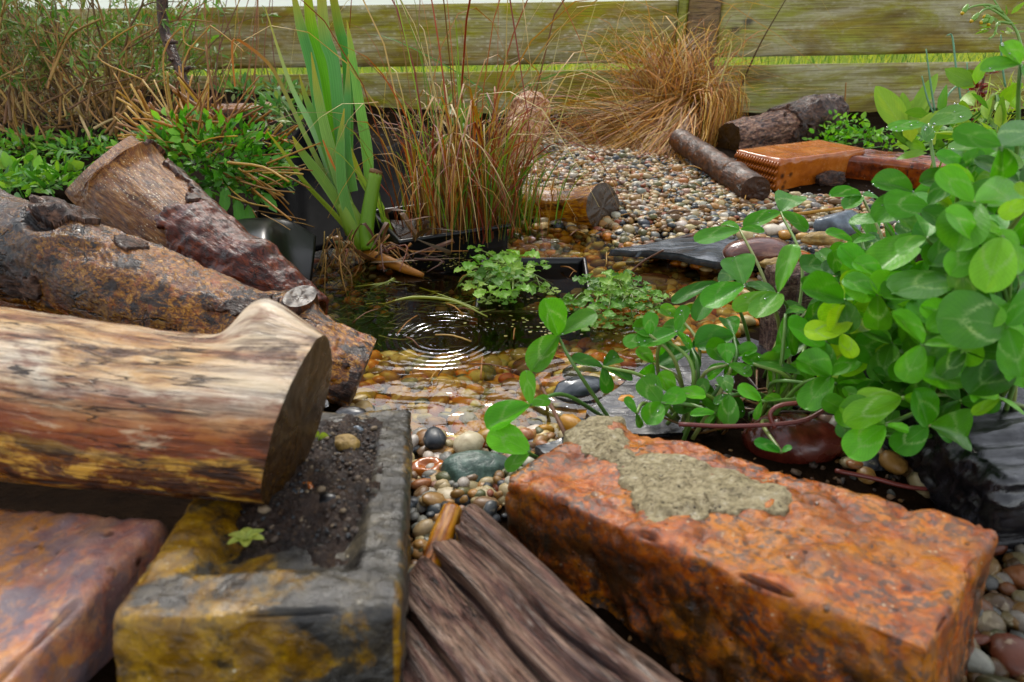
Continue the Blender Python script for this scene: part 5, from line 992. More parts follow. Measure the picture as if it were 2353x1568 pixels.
for k in range(60):                                         # thick crossing bare stems
    x0, y0 = R.uniform(-40, 260), R.uniform(180, 330); d0 = R.uniform(1.1, 1.35); a_ = R.uniform(.2, 2.6); l_ = R.uniform(60, 200); pts = [ad(x0, y0, d0), ad(x0 + math.cos(a_) * l_ * .5 + R.gauss(0, 14), y0 - math.sin(a_) * l_ * .5 + R.gauss(0, 14), d0 + .02), ad(x0 + math.cos(a_) * l_, y0 - math.sin(a_) * l_, d0 + R.gauss(0, .05))]
    r0 = R.uniform(.0010, .0028); tube(wb, pts, [r0, r0 * .8, r0 * .5], 10, 6, jit(S(R.choice(['#b08e62', '#c8aa7c', '#8a6e4c', '#7a5a42', '#d4bc94'])), .2))
wb.build('branches', MT['twig'], lav); lf.build('foliage', MT['herb'], lav)

sp = MB(); tube(sp, pxs([(372, -30), (376, 60), (392, 110), (408, 150), (430, 205), (458, 262), (475, 300)], [1.10, 1.1, 1.09, 1.08, 1.07, 1.06, 1.05]), np.array([13, 12, 13, 10.5, 11, 9, 8]) * 1.08 / FPX, 40, 10, S('#33242a'))
for (x, y, dx, dy) in ((384, 95, 22, 3), (415, 165, 22, -10), (402, 140, -14, -4)): tube(sp, [ad(x, y, 1.08), ad(x + dx, y + dy, 1.07)], [.005, .003], 4, 6, S('#3a2a2c'))
tag(sp.build('sapling_stem', MT['darkbark'], origin=ad(475, 300, 1.05)), 'dark crooked sapling stem rising behind the cut straw stems', 'sapling')
ts = MB()
for k in range(24):
    x0 = R.uniform(330, 640); d0 = R.uniform(1.2, 1.6); tube(ts, pxs([(x0 - R.uniform(-40, 40), R.uniform(200, 300)), (x0 + R.gauss(0, 12), 120), (x0 + R.gauss(10, 30), -20)], d0), [.0012, .001, .0008], 10, 5, jit(S(R.choice(['#8a5a3c', '#a57a52', '#6e4030', '#9a8058'])), .2))
tag(ts.build('dry_stalks', MT['twig'], origin=ad(480, 260, 1.35)), 'thin dry reddish stalks standing between the lavender and the iris', 'dry stalks')
def herb(name, label, cat, spots, L, cols, n, ratio=.5, rad=(.05, .04, .03), **kw):
    mb = MB(); th = None; c0 = None
    for (px, py, d) in spots:
        c_ = ad(px, py, d); c0 = c_ if c0 is None else c0; dome_leaves(mb, c_, rad, n, L, cols, ratio, shell=.15, **kw)
    sp_ = [ad(*s) for s in spots]
    for q in sp_[1:]: m_ = (sp_[0] + q) / 2 - Z * .01; tube(mb, [sp_[0], m_, q], [.0016, .0014, .001], 8, 5, S(cols[-1]))
    for q in sp_:
        if q[2] > .03: tube(mb, [A(q[0] + R.gauss(0, .01), q[1] + .01, .01), q], [.0018, .001], 5, 5, S(cols[0]))
    return tag(mb.build(name, MT['herb'], origin=c0), label, cat)
herb('oregano_plant', 'light green oregano with soft oval leaves at the left edge', 'herb', [(40, 390, .98), (100, 405, .96)], (.018, .034), ['#79bd48', '#8fcc5a', '#5fa83a'], 26, .55, (.05, .035, .022), upb=1.2)
herb('ground_ivy', 'low bright green weeds on the soil between the lavender and the split log', 'weed', [(40, 425, .93), (110, 425, .90), (150, 410, .93), (-10, 420, .95), (60, 330, 1.15), (170, 350, 1.1), (250, 355, 1.05), (200, 330, 1.2), (100, 350, 1.2), (330, 350, 1.05), (10, 350, 1.12)], (.010, .02), ['#4f9a2e', '#6fb83c', '#8ac84a', '#3f8028'], 70, .4, (.07, .06, .022))
herb('feathery_weed', 'soft grey green ferny leaves behind the iris foot', 'weed', [(655, 250, 1.2), (690, 285, 1.15), (610, 270, 1.2), (560, 215, 1.3), (640, 215, 1.35)], (.012, .026), ['#5f9a62', '#76ab70', '#4a8a4a', '#86a868'], 60, .34, (.05, .045, .03), lobes=2)
herb('tall_weed', 'loose leafy green weed against the brown upper board at the left', 'weed', [(420, 60, 1.5), (350, 40, 1.45), (440, 110, 1.55), (330, 90, 1.45), (480, 60, 1.6), (270, 110, 1.5), (390, 140, 1.5)], (.016, .034), ['#5fa03e', '#7ab25a', '#4a8a34', '#86b070'], 26, .24, (.06, .05, .06))
herb('nettle_shoot', 'green toothed shoot growing inside the reddish sedge', 'weed', [(1065, 285, 1.03), (1035, 345, 1.0), (1085, 380, .98), (1010, 255, 1.05)], (.02, .034), ['#5a9a48', '#6fae5a'], 5, .55, (.02, .02, .02), lobes=3)
# ---------------------------------------------------------------- right hand small plants
sg = thing('sage_seedling', 'pale green seedling with large soft oval leaves in front of the lower right board', 'seedling', ad(2085, 305, 1.2))
for pts, w_ in (([(2078, 300), (2050, 265), (2014, 196)], 52), ([(2085, 290), (2110, 225), (2158, 160)], 34), ([(2088, 280), (2105, 245), (2132, 218)], 46), ([(2082, 285), (2078, 245), (2075, 210)], 26), ([(2085, 312), (2095, 330), (2080, 345)], 40), ([(2090, 305), (2150, 262), (2195, 248)], 36)):
    mb = MB(); P = pxs(pts, 1.2); leaf(mb, P[0], P[-1] - P[0], CAM - P[0] + Z * .5 + RGT * R.uniform(-.5, .5), np.linalg.norm(P[-1] - P[0]), w_ * 1.2 / FPX, jit(S('#86bd3a')), lambda v: np.sin(np.pi * v ** .9) ** .7, .12, .1, 12, 7); mb.build('leaf', MT['herb'], sg)
mb = MB(); tube(mb, pxs([(2088, 330), (2086, 300), (2084, 270)], 1.2), .002, 6, 6, S('#9aa860')); mb.build('stem', MT['stem'], sg)
herb('chickweed', 'bright green chickweed mat on top of the far red bricks', 'weed', [(1905, 325, 1.42), (1950, 312, 1.42), (2000, 318, 1.38), (1935, 290, 1.46), (2050, 335, 1.3)], (.010, .017), ['#6fc02e', '#86d040', '#57a828'], 62, .55, (.055, .04, .028))
ch = MB()
for pts in ([(2128, 113), (2138, 190), (2148, 255)], [(2176, 82), (2188, 84), (2196, 150), (2210, 245)], [(2222, 143), (2224, 200), (2228, 240)], [(2118, 175), (2132, 230), (2145, 260)], [(2248, 175), (2190, 205), (2162, 250)], [(2300, 80), (2302, 140), (2310, 200)]): tube(ch, pxs(pts, 1.15), [.0010, .0016, .0016], 12, 6, jit(S('#5f9a68')))
tag(ch.build('chive_clump', MT['stem'], origin=ad(2180, 250, 1.15)), 'a few upright blue green chive stems before the right fence panel', 'chives')
gs = thing('groundsel', 'groundsel stem with small yellow tipped buds hanging in the top right corner', 'weed', ad(2352, 130, .72))
mb = MB()
for pts in ([(2352, 130), (2335, 70), (2300, 25), (2278, -10)], [(2320, 50), (2290, 28), (2260, 14)], [(2305, 30), (2275, 12), (2240, 14), (2222, 22)], [(2290, 15), (2262, 22), (2243, 40)], [(2325, 55), (2295, 52), (2285, 80), (2272, 90)]): tube(mb, pxs(pts, .72), [.0016, .0012, .0008], 12, 6, S('#86b04a'))
mb.build('stem', MT['stem'], gs)
for (x0, y0, x1, y1) in ((2224, 12, 2212, 30), (2248, 32, 2233, 48), (2270, 45, 2255, 52), (2275, 42, 2262, 38), (2280, 40, 2272, 56)):
    mb = MB(); P = pxs([(x0, y0), ((x0 + x1) / 2, (y0 + y1) / 2), (x1, y1)], .72); tube(mb, P, [.0018, .0030, .0022], 8, 8, S('#7fae34')); b_ = mb.build('bud', MT['stem'], gs); mb = MB(); tube(mb, [P[-1], P[-1] + (P[-1] - P[-2]) * .35], [.0022, .0016], 3, 7, S('#e0c020')); mb.build('yellow_tip', MT['stem'], b_)
mb = MB(); dome_leaves(mb, ad(2300, 70, .73), (.02, .015, .02), 16, (.008, .016), ['#7fb04a', '#94c05a'], .35, lobes=3); mb.build('foliage', MT['herb'], gs)
herb('red_sprig', 'small dark red leafy sprig against the lower right board', 'weed', [(2262, 175, 1.1), (2250, 205, 1.1), (2258, 225, 1.1)], (.010, .017), ['#6a2430', '#8a3a40', '#54202a'], 16, .4, (.012, .012, .016))
herb('fennel_tuft', 'yellow green feathery tuft behind the clover at the right', 'weed', [(2260, 285, .95), (2320, 230, .95), (2300, 300, .92)], (.02, .04), ['#9ac04a', '#b0cc5a'], 40, .06, (.03, .03, .03))
herb('lush_weed', 'mass of light green leaves rising behind the clover at the right edge', 'weed', [(2290, 220, .85), (2340, 260, .8), (2230, 330, .85), (2150, 350, .95), (2320, 350, .75), (2200, 275, .95)], (.026, .045), ['#86c03a', '#6fae34', '#9acb50', '#5a9a34'], 12, .5, (.06, .05, .04))
gc = MB(); R.seed(91)
for k in range(520):
    x, y = R.uniform(.50, 1.15), R.uniform(.75, 1.9)
    if x < .28 + .40 * y: continue
    b0 = A(x, y, .015 + R.uniform(0, .035)); c_ = jit(S(R.choice(['#4f9a2e', '#6fb83c', '#3f8028', '#5fa03e'])), .2); a_ = R.uniform(0, 6.28)
    for q_ in range(4): a2 = a_ + q_ * 1.57 + R.gauss(0, .3); L_ = R.uniform(.015, .034); leaf(gc, b0, A(math.cos(a2), math.sin(a2), R.uniform(0, .8)), Z + A(R.gauss(0, .2), R.gauss(0, .2), 0), L_, L_ * .5, c_, cup=.2, droop=.3, nv=5, nu=3)
tag(gc.build('ground_cover', MT['herb']), 'low green weeds on the soil behind the clover at the right edge', 'weeds', kind='stuff')
# ---------------------------------------------------------------- water avens growing in the sunken pot
def avens(name, label, spots, root):
    th = thing(name, label, 'water plant', root); lf, sm = MB(), MB()
    for (px, py, h, L_) in spots:
        c0 = at(px, py, h); az = R.uniform(0, 6.28); b0 = np.asarray(root) + A(R.gauss(0, .02), R.gauss(0, .012), -.004); tube(sm, [b0, (b0 + c0) / 2 + Z * .012, c0], [.001, .0009, .0007], 8, 5, jit(S('#86a040')))
        nr = unit(Z + A(R.gauss(0, .25), -.35 + R.gauss(0, .25), 0)); up = h > .006; c_ = jit(S(R.choice(['#6aae34', '#7fbf44', '#92c95a', '#58983a'])), .15)
        for k in range(3 if up else 5): a2 = az + (k - 1) * 1.9 if up else az + k * 1.257; dv = A(math.cos(a2), math.sin(a2), .15 if up else 0); leaf(lf, c0, dv, nr if up else Z, L_, L_ * .95, c_, lambda v: (v ** 1.15) * np.sqrt(np.clip(1 - v ** 9, 0, 1)) * (1 + .24 * np.sin(v * 27)), .10 if up else .02, .12 if up else 0, 18, 7, ruff=.05)
    lf.build('foliage', MT['herb'], th); sm.build('stalks', MT['stem'], th); return th
R.seed(5)
avens('water_avens', 'taller tuft of lobed bright green leaves standing in the dark middle of the pond',
      [(R.gauss(1150, 42), R.gauss(628, 18), R.uniform(.012, .05), R.uniform(.013, .02)) for _ in range(26)] + [(1195, 590, .05, .022), (1120, 600, .045, .02), (1100, 640, .02, .018), (1240, 660, .008, .014), (1265, 668, .004, .012), (1165, 690, .0015, .012), (1080, 655, .003, .014), (1120, 690, .002, .012)], at(1155, 655, -.004))
avens('water_avens', 'low spreading tuft of lobed green leaves floating beside the sunken pot',
      [(R.gauss(1420, 48), R.gauss(668, 20), R.uniform(.008, .035), R.uniform(.012, .019)) for _ in range(28)] + [(1395, 738, .0012, .019), (1455, 733, .0012, .017), (1340, 745, .0012, .016), (1500, 710, .0015, .017), (1325, 690, .008, .016), (1310, 705, .0015, .014), (1405, 640, .04, .02), (1500, 680, .006, .018), (1355, 720, .0015, .013)], at(1420, 690, -.004))
# tiny seedlings on the front brick
sd_th = thing('sedum_seedling', 'tiny pale green rosette growing on the wet ochre corner of the sunken brick', 'seedling', frog_pt(568, 1268, .002)); c0 = frog_pt(568, 1268, .006)
for k in range(6):
    a2 = k * 1.05 + .3; mb = MB(); leaf(mb, c0, frog_a * math.sin(a2) + frog_b * math.cos(a2) + frog_n * .35, frog_n, .0085, .0052, jit(S('#a9c46a')), lambda v: np.sin(np.pi * v ** .9) ** .6, .25, .2, 7, 5); mb.build('leaf', MT['herb'], sd_th)
mb = MB(); c1 = frog_pt(735, 1050, .002); tube(mb, [c1, c1 + frog_n * .006, c1 + frog_n * .011], .0007, 4, 5, S('#9ac040')); leaf(mb, c1 + frog_n * .011, RGT, CAM - c1, .0055, .005, S('#a5cc4a')); leaf(mb, c1 + frog_n * .011, -RGT + Z, CAM - c1, .0045, .004, S('#9ac040')); leaf(mb, c1 + frog_n * .003, -RGT - Z * .3, CAM - c1, .005, .004, S('#86b03a'))
tag(mb.build('clover_seedling', MT['herb'], origin=c1), 'tiny bright green seedling against the sawn end of the pale log', 'seedling')

# ---------------------------------------------------------------- clover
R.seed(21)
G_ = ['#469a24', '#54ac2c', '#3f8c2c', '#60b636', '#347a22', '#4f9c3a', '#3c8a20']; BR_ = ['#80c828', '#90d434']
CL = {}
def cplant(key, label, root): CL[key] = (thing('clover_plant', label, 'clover', root), np.asarray(root), [0])
cplant('front', 'clover shoot with three pale marked leaves leaning over the pebbles in the middle', at(1470, 968, .012))
cplant('water', 'clover with dark rounded leaves over the dark wet slate at the water edge', at(1560, 975, .015))
cplant('upper', 'tall thin stalked clover leaves reaching over the grey slate and the gravel', at(1800, 880, .012))
cplant('mid', 'clover with small round leaves low in front of the dark red cobble', at(1780, 985, .012))
cplant('high', 'largest clover, broad rain beaded leaves towering at the top right', at(2120, 960, .01))
cplant('low', 'clover with blurred broad leaves hanging low at the right edge', at(2160, 1010, .01))
cplant('heart', 'dense shaded clover leaves filling the middle of the right hand mass', at(2010, 900, .01))
CLOVER_PROF = lambda v: (v ** .62) * np.sqrt(np.clip(1 - v ** 3.4, 0, 1)) * 1.12
def drops(mb, P, n, r=(.0003, .0009)):
    v, t_ = ico(2)
    for _ in range(n):
        i = R.randrange(len(P)); j = R.randrange(len(P)); f_ = R.random(); q = P[i]; rr = R.uniform(*r); mb.add(q + v * rr * A(1, 1, .8) + Z * rr * .5, None, t_)
def clover(key, c, d, tips, col=None, wf=.86, root=None, ndrop=0, nb=.9, stalk=True):
    th, rt, cnt = CL[key]; c0 = ad(c[0], c[1], d); mb = MB(); col = S(col) if col else S(R.choice(G_))
    for tp in tips:
        dd = tp[2] if len(tp) > 2 else R.uniform(-.015, .01); e = ad(tp[0], tp[1], d + dd); L_ = np.linalg.norm(e - c0); w_ = tp[3] if len(tp) > 3 else wf
        nr = unit(unit(CAM - c0) * .75 + Z * nb + RGT * R.uniform(-.25, .25)); leaf(mb, c0, e - c0, nr, L_, L_ * w_, jit(col, .22), CLOVER_PROF, R.uniform(.0, .12), R.uniform(-.05, .22), 15, 9, notch=.09, fold=R.choice([0, .15, .3, .5]), tilt=R.uniform(-.4, .4), ruff=R.choice([0, .006, .012]))
    lf = mb.build('leaf', MT['clover'], th)
    if stalk:
        r0 = np.asarray(root if root is not None else rt) + A(R.gauss(0, .014), R.gauss(0, .012), 0); sm = MB(); m = (r0 + c0) / 2 + A(R.gauss(0, .008), -.006, .012 + .1 * abs(c0[2] - r0[2]))
        tube(sm, [r0, m, c0], [.0016, .0014, .0011], 14, 7, jit(S(R.choice(['#6f9a3c', '#86ab44', '#5c8a34', '#94a050'])))); sm.build('stalk', MT['stem'], lf)
    if ndrop: dm = MB(); drops(dm, np.concatenate(mb.v)[::3], ndrop); dm.build('droplets', MT['drop'], lf)
T = clover
T('front', (1283, 772), .50, [(1250, 686), (1369, 715, .0, .7), (1219, 847, -.01, .8)], '#4a9a34', ndrop=5); T('front', (1219, 931), .42, [(1209, 851, .0, .62), (1118, 985, -.005, .95), (1264, 915, .0, .8)], '#52a82c', ndrop=5); T('front', (1218, 1040), .40, [(1128, 985, .0, .9), (1160, 1074, -.004, .7)], '#5cb42c', root=at(1290, 1010, .02))
T('upper', (1794, 488), .62, [(1712, 519, -.01, .6), (1826, 438, .02, 1.0), (1860, 523, -.01, .55)], '#3f8f30', ndrop=10); T('upper', (1700, 528), .60, [(1598, 552, -.02, .5), (1655, 508, .02, .5), (1760, 522, .0, .45)], '#489a30', ndrop=6)
T('upper', (1709, 655), .50, [(1688, 592, .02, 1.1), (1616, 706, -.01, .8), (1788, 662, .0, .75)], '#3f9032', ndrop=10); T('upper', (1650, 648), .53, [(1543, 686, .0, .5), (1600, 735, -.02, .5), (1690, 620, .02, .6)], '#358028'); T('water', (1554, 763), .48, [(1470, 796, -.01, .95), (1574, 700, .0, .6), (1592, 800, .0, .7)], '#429632', ndrop=8)
T('water', (1589, 800), .50, [(1513, 835, .0, .8), (1600, 850, .0, .7), (1630, 790, .02, .7)], '#2f7424'); T('water', (1687, 772), .50, [(1598, 786, .0, .95), (1668, 728, .02, .8), (1695, 820, .0, .6)], '#3a8a2a'); T('upper', (1788, 675), .47, [(1823, 563, .02, .42), (1738, 728, -.02, .75), (1684, 697, .0, .5)], '#52a03a', ndrop=5)
T('water', (1519, 926), .45, [(1474, 868, .01, 1.0), (1574, 902, .0, .95), (1486, 976, -.01, 1.0)], '#48a02c', ndrop=4); T('water', (1385, 843), .50, [(1312, 823, .0, .55), (1453, 876, -.01, .5), (1428, 815, .02, .6), (1400, 905, .0, .7)], '#327a28', ndrop=3); T('water', (1462, 950), .45, [(1438, 912, .0, .6), (1473, 985, .0, .6)], '#3f8a2c')
T('water', (1645, 951), .44, [(1588, 946, .0, .5), (1620, 975, .0, .5)], '#4a9a34'); T('mid', (1676, 907), .44, [(1660, 860, .01, .9), (1640, 925, .0, .7), (1673, 974, -.01, .85)], '#3c8c2e', ndrop=5); T('mid', (1750, 922), .44, [(1700, 886, .0, .9), (1796, 911, .0, .6), (1735, 965, .0, .5)], '#52a830')
T('mid', (1731, 836), .47, [(1836, 843, .0, .42), (1700, 860, .0, .5)], '#3a8030', ndrop=8); T('mid', (1805, 722), .48, [(1796, 818, .0, .4), (1828, 818, .0, .35), (1850, 700, .02, .4)], '#3f8a24'); T('mid', (1910, 864), .42, [(1836, 820, .0, 1.0), (1975, 818, .0, .75), (1850, 930, -.01, .85)], '#4ca034'); T('heart', (2049, 789), .42, [(1978, 743, .0, .95), (2128, 792, .0, .7), (2020, 873, -.01, .85)], '#4a9638')
T('low', (2170, 765), .37, [(2122, 728, .0, .9), (2268, 754, .0, .85), (2172, 828, -.01, .85)], '#468f30'); T('heart', (2032, 658), .45, [(1930, 618, .0, .9), (2030, 590, .02, .8), (2080, 690, -.01, .8)], '#54a828'); T('high', (2120, 541), .39, [(2008, 616, -.01, .8), (2062, 492, .01, .8), (2160, 580, -.01, .8)], '#52a04a', ndrop=6); T('high', (2098, 442), .42, [(2012, 408, .0, .9), (2018, 497, -.01, .75), (2296, 420, .0, .5), (2160, 480, -.02, .8)], '#4a9a44', ndrop=10)
T('heart', (1981, 450), .58, [(1910, 440, .0, .7), (1938, 482, -.01, .7), (2020, 445, .01, .6)], '#429434', ndrop=6); T('low', (2303, 545), .31, [(2268, 662, -.01, .8), (2360, 625, .0, .8), (2235, 500, .01, .7)], '#62b03c'); T('high', (2370, 460), .30, [(2300, 490, .0, .7), (2340, 420, .0, .8)], '#78c030'); T('low', (2073, 915), .37, [(1938, 976, .0, .55), (1968, 905, .01, .6), (2140, 932, .0, .8)], '#6cb83a')
T('mid', (1922, 882), .42, [(2016, 917, .0, .75), (1990, 870, .02, .7), (1935, 960, .0, .7)], '#4a9a2c'); T('low', (2034, 977), .37, [(1948, 1042, .0, 1.0), (1930, 930, .01, .9), (2090, 990, .0, .5)], '#54a834'); T('low', (2296, 915), .35, [(2210, 884, .0, .75), (2236, 955, .0, .6), (2353, 950, .0, .6)], '#66b23a'); T('mid', (1795, 1040), .40, [(1738, 1012, .0, .75), (1818, 1025, .0, .8)], '#2f8422')
T('low', (2150, 985), .40, [(2190, 1012, .0, .8), (2200, 960, .0, .7), (2120, 950, .0, .7)], '#3c8828'); T('high', (2134, 287), .50, [(2228, 250, .01, .55), (2128, 322, -.01, .7), (2046, 282, .0, .5)], '#4f9a52', ndrop=26); T('high', (2282, 333), .41, [(2186, 343, -.01, .55), (2375, 298, .0, .65), (2330, 395, -.02, .7)], '#5aa04e', ndrop=4); T('high', (2345, 148), .38, [(2260, 150, .0, .75), (2305, 98, .0, .8), (2380, 200, .0, .8)], '#58a452', ndrop=8)
T('heart', (1920, 620), .50, [(1850, 660, .0, .5), (1965, 590, .0, .6), (1880, 580, .02, .6)], '#3f8a3c', ndrop=3); T('heart', (1890, 690), .50, [(1840, 640, .0, .6), (1935, 740, .0, .7), (1860, 740, .0, .8)], '#3a8428'); T('heart', (2000, 715), .48, [(1940, 690, .0, .8), (2060, 720, .0, .7)], '#45922c'); T('low', (2200, 665), .35, [(2120, 640, .0, .9), (2260, 700, .0, .9), (2180, 720, .0, .8)], '#2f7020')
T('high', (2240, 420), .38, [(2160, 400, .0, .8), (2300, 400, .0, .8), (2240, 500, .0, .8)], '#6ab436'); T('high', (2190, 480), .40, [(2130, 440, .0, .8), (2250, 470, .0, .8), (2200, 560, .0, .8)], '#86c832'); T('heart', (1960, 560), .47, [(1900, 530, .0, .8), (2010, 540, .0, .7), (1950, 620, .0, .8)], '#4f9e3a')
REG = [(1880, 600), (2000, 500), (2150, 350), (2353, 300), (2380, 600), (2370, 920), (2150, 960), (1960, 940), (1850, 820)]
for k in range(96):
    while True:
        x, y = R.uniform(1850, 2380), R.uniform(300, 980)
        if polymask(np.array(x), np.array(y), REG): break
    d = R.uniform(.40, .64) if x < 2090 else R.uniform(.31, .48); a_ = R.uniform(0, 6.28); L_ = R.uniform(.019, .029) * FPX / d; key = 'high' if y < 520 else ('low' if x > 2120 else 'heart'); sq = R.uniform(.55, .95)
    T(key, (x, y), d, [(x + math.cos(a_ + q * 2.09) * L_, y + math.sin(a_ + q * 2.09) * L_ * sq, R.uniform(-.015, .015), R.uniform(.7, .95)) for q in range(3)], R.choice(G_ + ['#2c6a20', '#347a26']), nb=R.uniform(.2, 1.0))
REG2 = [(1840, 660), (2050, 600), (2353, 640), (2353, 930), (2160, 990), (1930, 950)]
for k in range(46):
    while True:
        x, y = R.uniform(1830, 2353), R.uniform(600, 990)
        if polymask(np.array(x), np.array(y), REG2): break
    d = R.uniform(.37, .50); a_ = R.uniform(0, 6.28); L_ = R.uniform(.019, .027) * FPX / d; sq = R.uniform(.6, .95)
    T('low' if x > 2120 else 'heart', (x, y), d, [(x + math.cos(a_ + q * 2.09) * L_, y + math.sin(a_ + q * 2.09) * L_ * sq, R.uniform(-.012, .012), R.uniform(.8, 1.0)) for q in range(3)], R.choice(G_ + BR_), nb=R.uniform(.2, .9))
for k in range(16):
    x, y = R.uniform(1480, 1900), R.uniform(690, 940); d = R.uniform(.44, .54); a_ = R.uniform(0, 6.28); L_ = R.uniform(.018, .024) * FPX / d
    T('water' if x < 1690 else 'mid', (x, y), d, [(x + math.cos(a_ + q * 2.09) * L_, y + math.sin(a_ + q * 2.09) * L_ * .75, R.uniform(-.012, .012), R.uniform(.75, .98)) for q in range(3)], R.choice(G_), nb=R.uniform(.2, .9), ndrop=R.choice([0, 3]))
rn = MB()
for pts in ([(1920, 1082), (2000, 1098), (2090, 1120), (2190, 1128)], [(2353, 935), (2250, 900), (2180, 880)], [(1560, 975), (1680, 980), (1830, 970), (1900, 940)], [(2030, 1000), (2110, 1005), (2190, 995)], [(1780, 985), (1770, 950), (1800, 930), (1880, 925)]): tube(rn, pxs(pts, .42), .0014, 16, 6, jit(S(R.choice(['#5f9a30', '#7a8a48', '#6e3a34']))))
for k in range(40): x, y = R.uniform(1600, 2200), R.uniform(930, 1020); b0 = at(x, y, .01); tube(rn, [b0, b0 + A(R.gauss(0, .02), R.gauss(0, .01), R.uniform(.005, .03)), b0 + A(R.gauss(0, .04), R.gauss(0, .02), R.uniform(.0, .03))], .0009, 8, 5, jit(S(R.choice(['#7a5a3c', '#5f8a34', '#8a6a4a', '#4a3a2c']))))
tag(rn.build('clover_runners', MT['stem'], origin=at(1900, 970, .01)), 'tangle of thin creeping clover runners on the ground behind the red brick', 'clover runners', kind='stuff')
# ---------------------------------------------------------------- gravel: the largest pebbles in view are objects, the rest is stuff
prng = np.random.default_rng(77)
PAL = [('white', '#e2d8c4', .07), ('cream', '#cfb98e', .16), ('ochre', '#b98c44', .17), ('amber', '#c4822e', .08), ('rusty', '#a05a30', .08), ('brown', '#83623f', .14), ('grey', '#8b8a80', .12), ('slate grey', '#474c50', .10), ('olive', '#76744c', .05), ('pinkish', '#b08c78', .03)]
PALC = np.array([S(p[1]) for p in PAL]) * .9; PALP = np.array([p[2] for p in PAL]); PALP /= PALP.sum(); PALP2 = PALP * np.array([1.0, 1.6, 1.3, .6, .5, 1.3, 1.3, 1.2, 1.3, .7]); PALP2 /= PALP2.sum(); PALPB = PALP * np.array([.8, 1.5, 2.0, 1.6, 1, .9, .5, .5, 1, .5]); PALPB /= PALPB.sum()
BASES = []
v2, t2 = ico(2)
for k in range(14):
    d = 1 + .16 * fbm(v2 * 1.1 + k * 5.3, 2, k) + .05 * fbm(v2 * 3 + k, 2, k + 3); BASES.append((np.sign(v2) * np.abs(v2) ** .9) * d[:, None])
ZONES = {'beach': [at(x, y, .012)[:2] for x, y in [(1180, 400), (1200, 345), (1330, 315), (1450, 305), (1600, 325), (1700, 425), (1800, 462), (1990, 455), (2080, 560), (1950, 660), (1640, 614), (1500, 590), (1400, 550), (1330, 524), (1240, 522)]],
         'front': [at(x, y, .012)[:2] for x, y in [(900, 955), (1320, 985), (1300, 1070), (1170, 1110), (1150, 1190), (1080, 1320), (985, 1400), (950, 1250)]],
         'corner': [at(x, y, .0)[:2] for x, y in [(2010, 1300), (2480, 1130), (2560, 1700), (2100, 1700)]],
         'shade': [at(x, y, .01)[:2] for x, y in [(1860, 1000), (2230, 985), (2260, 1150), (1960, 1110)]],
         'bed': [tuple(p) for p in POND]}
peb = []                                                    # x, y, z, half axes (3), yaw, tilt, taz, base, colour, zone
for zn, poly in ZONES.items():
    P = np.array(poly); lo, hi = P.min(0), P.max(0); sp = .0082 if zn == 'beach' else .0074 if zn == 'front' else .0098
    for layer in range(2):
        nx_, ny_ = int((hi[0] - lo[0]) / sp) + 1, int((hi[1] - lo[1]) / sp) + 1
        X, Y = np.meshgrid(lo[0] + np.arange(nx_) * sp, lo[1] + np.arange(ny_) * sp, indexing='ij'); X = X + prng.uniform(-.6, .6, X.shape) * sp; Y = Y + prng.uniform(-.6, .6, Y.shape) * sp
        X, Y = X.ravel(), Y.ravel(); m = polydist(X, Y, P) + .012 * fbm(np.stack([X * 40, Y * 40, X * 0], -1), 2, 5) > (-.004 if zn != 'bed' else .0); X, Y = X[m], Y[m]; Zg = ground_z(X, Y)
        if zn == 'bed':
            k_ = (Zg > -.085) & (prng.random(len(X)) < np.clip((Zg + .10) / .05, .1, 1)); k_ &= Y < 2; X, Y, Zg = X[k_], Y[k_], Zg[k_]
        if layer == 1: k_ = prng.random(len(X)) < .5; X, Y, Zg = X[k_], Y[k_], Zg[k_]
        n = len(X); big = prng.random(n) < (.30 if zn == 'bed' else .09 if zn == 'beach' else .14); a_ = np.clip(np.exp(prng.normal(np.log(.0050 if zn == 'beach' else .0043 if zn == 'front' else .0062), .32, n)), .0030, .010); a_ = np.where(big, prng.uniform(.0065, .0085, n) if zn == 'front' else prng.uniform(.008, .0105, n) if zn == 'beach' else prng.uniform(.009, .0125, n), a_)
        for i in range(n):
            zz = Zg[i] + a_[i] * .18 + (.003 if layer else 0) + prng.uniform(-.001, .002)
            ci = prng.choice(len(PAL), p=PALPB if zn == 'bed' else PALP2)
            peb.append((X[i], Y[i], zz, a_[i], a_[i] * prng.uniform(.6, .92), a_[i] * prng.uniform(.4, .68), prng.uniform(0, 6.28), prng.normal(0, .22), prng.uniform(0, 6.28), prng.integers(14), ci, zn))
# which are visible: cast from the camera through the water
bpy.context.view_layer.update(); dg = bpy.context.evaluated_depsgraph_get()
def seen(p):
    o = Vector(CAM); d = Vector(p) - o; L_ = d.length; d.normalize(); start = o
    for _ in range(3):
        hit, loc, nrm, idx, ob, mtx = scene.ray_cast(dg, start, d, distance=L_ - (start - o).length - .002)
        if not hit: return True
        if ob.name.startswith('pond_water'): start = loc + d * .0005; continue
        return False
    return False
scored = []
for i, p in enumerate(peb):
    x, y, dpt = proj(np.array(p[:3]))
    if -20 < x < 2373 and -20 < y < 1588: scored.append((p[3] / dpt, i))
scored.sort(reverse=True); chosen = []
for s_, i in scored:
    p = peb[i]
    if seen((p[0], p[1], p[2] + p[5])): chosen.append(i)
    if len(chosen) >= 285: break
chs = set(chosen); PM = [MB_ for MB_ in []]
meshes = []
for k, b_ in enumerate(BASES):
    mb = MB(); mb.add(b_, None, t2, (1, 1, 1), b_ * .006 + k * .13); meshes.append(mb.mesh('pebble', MT['pebble']))
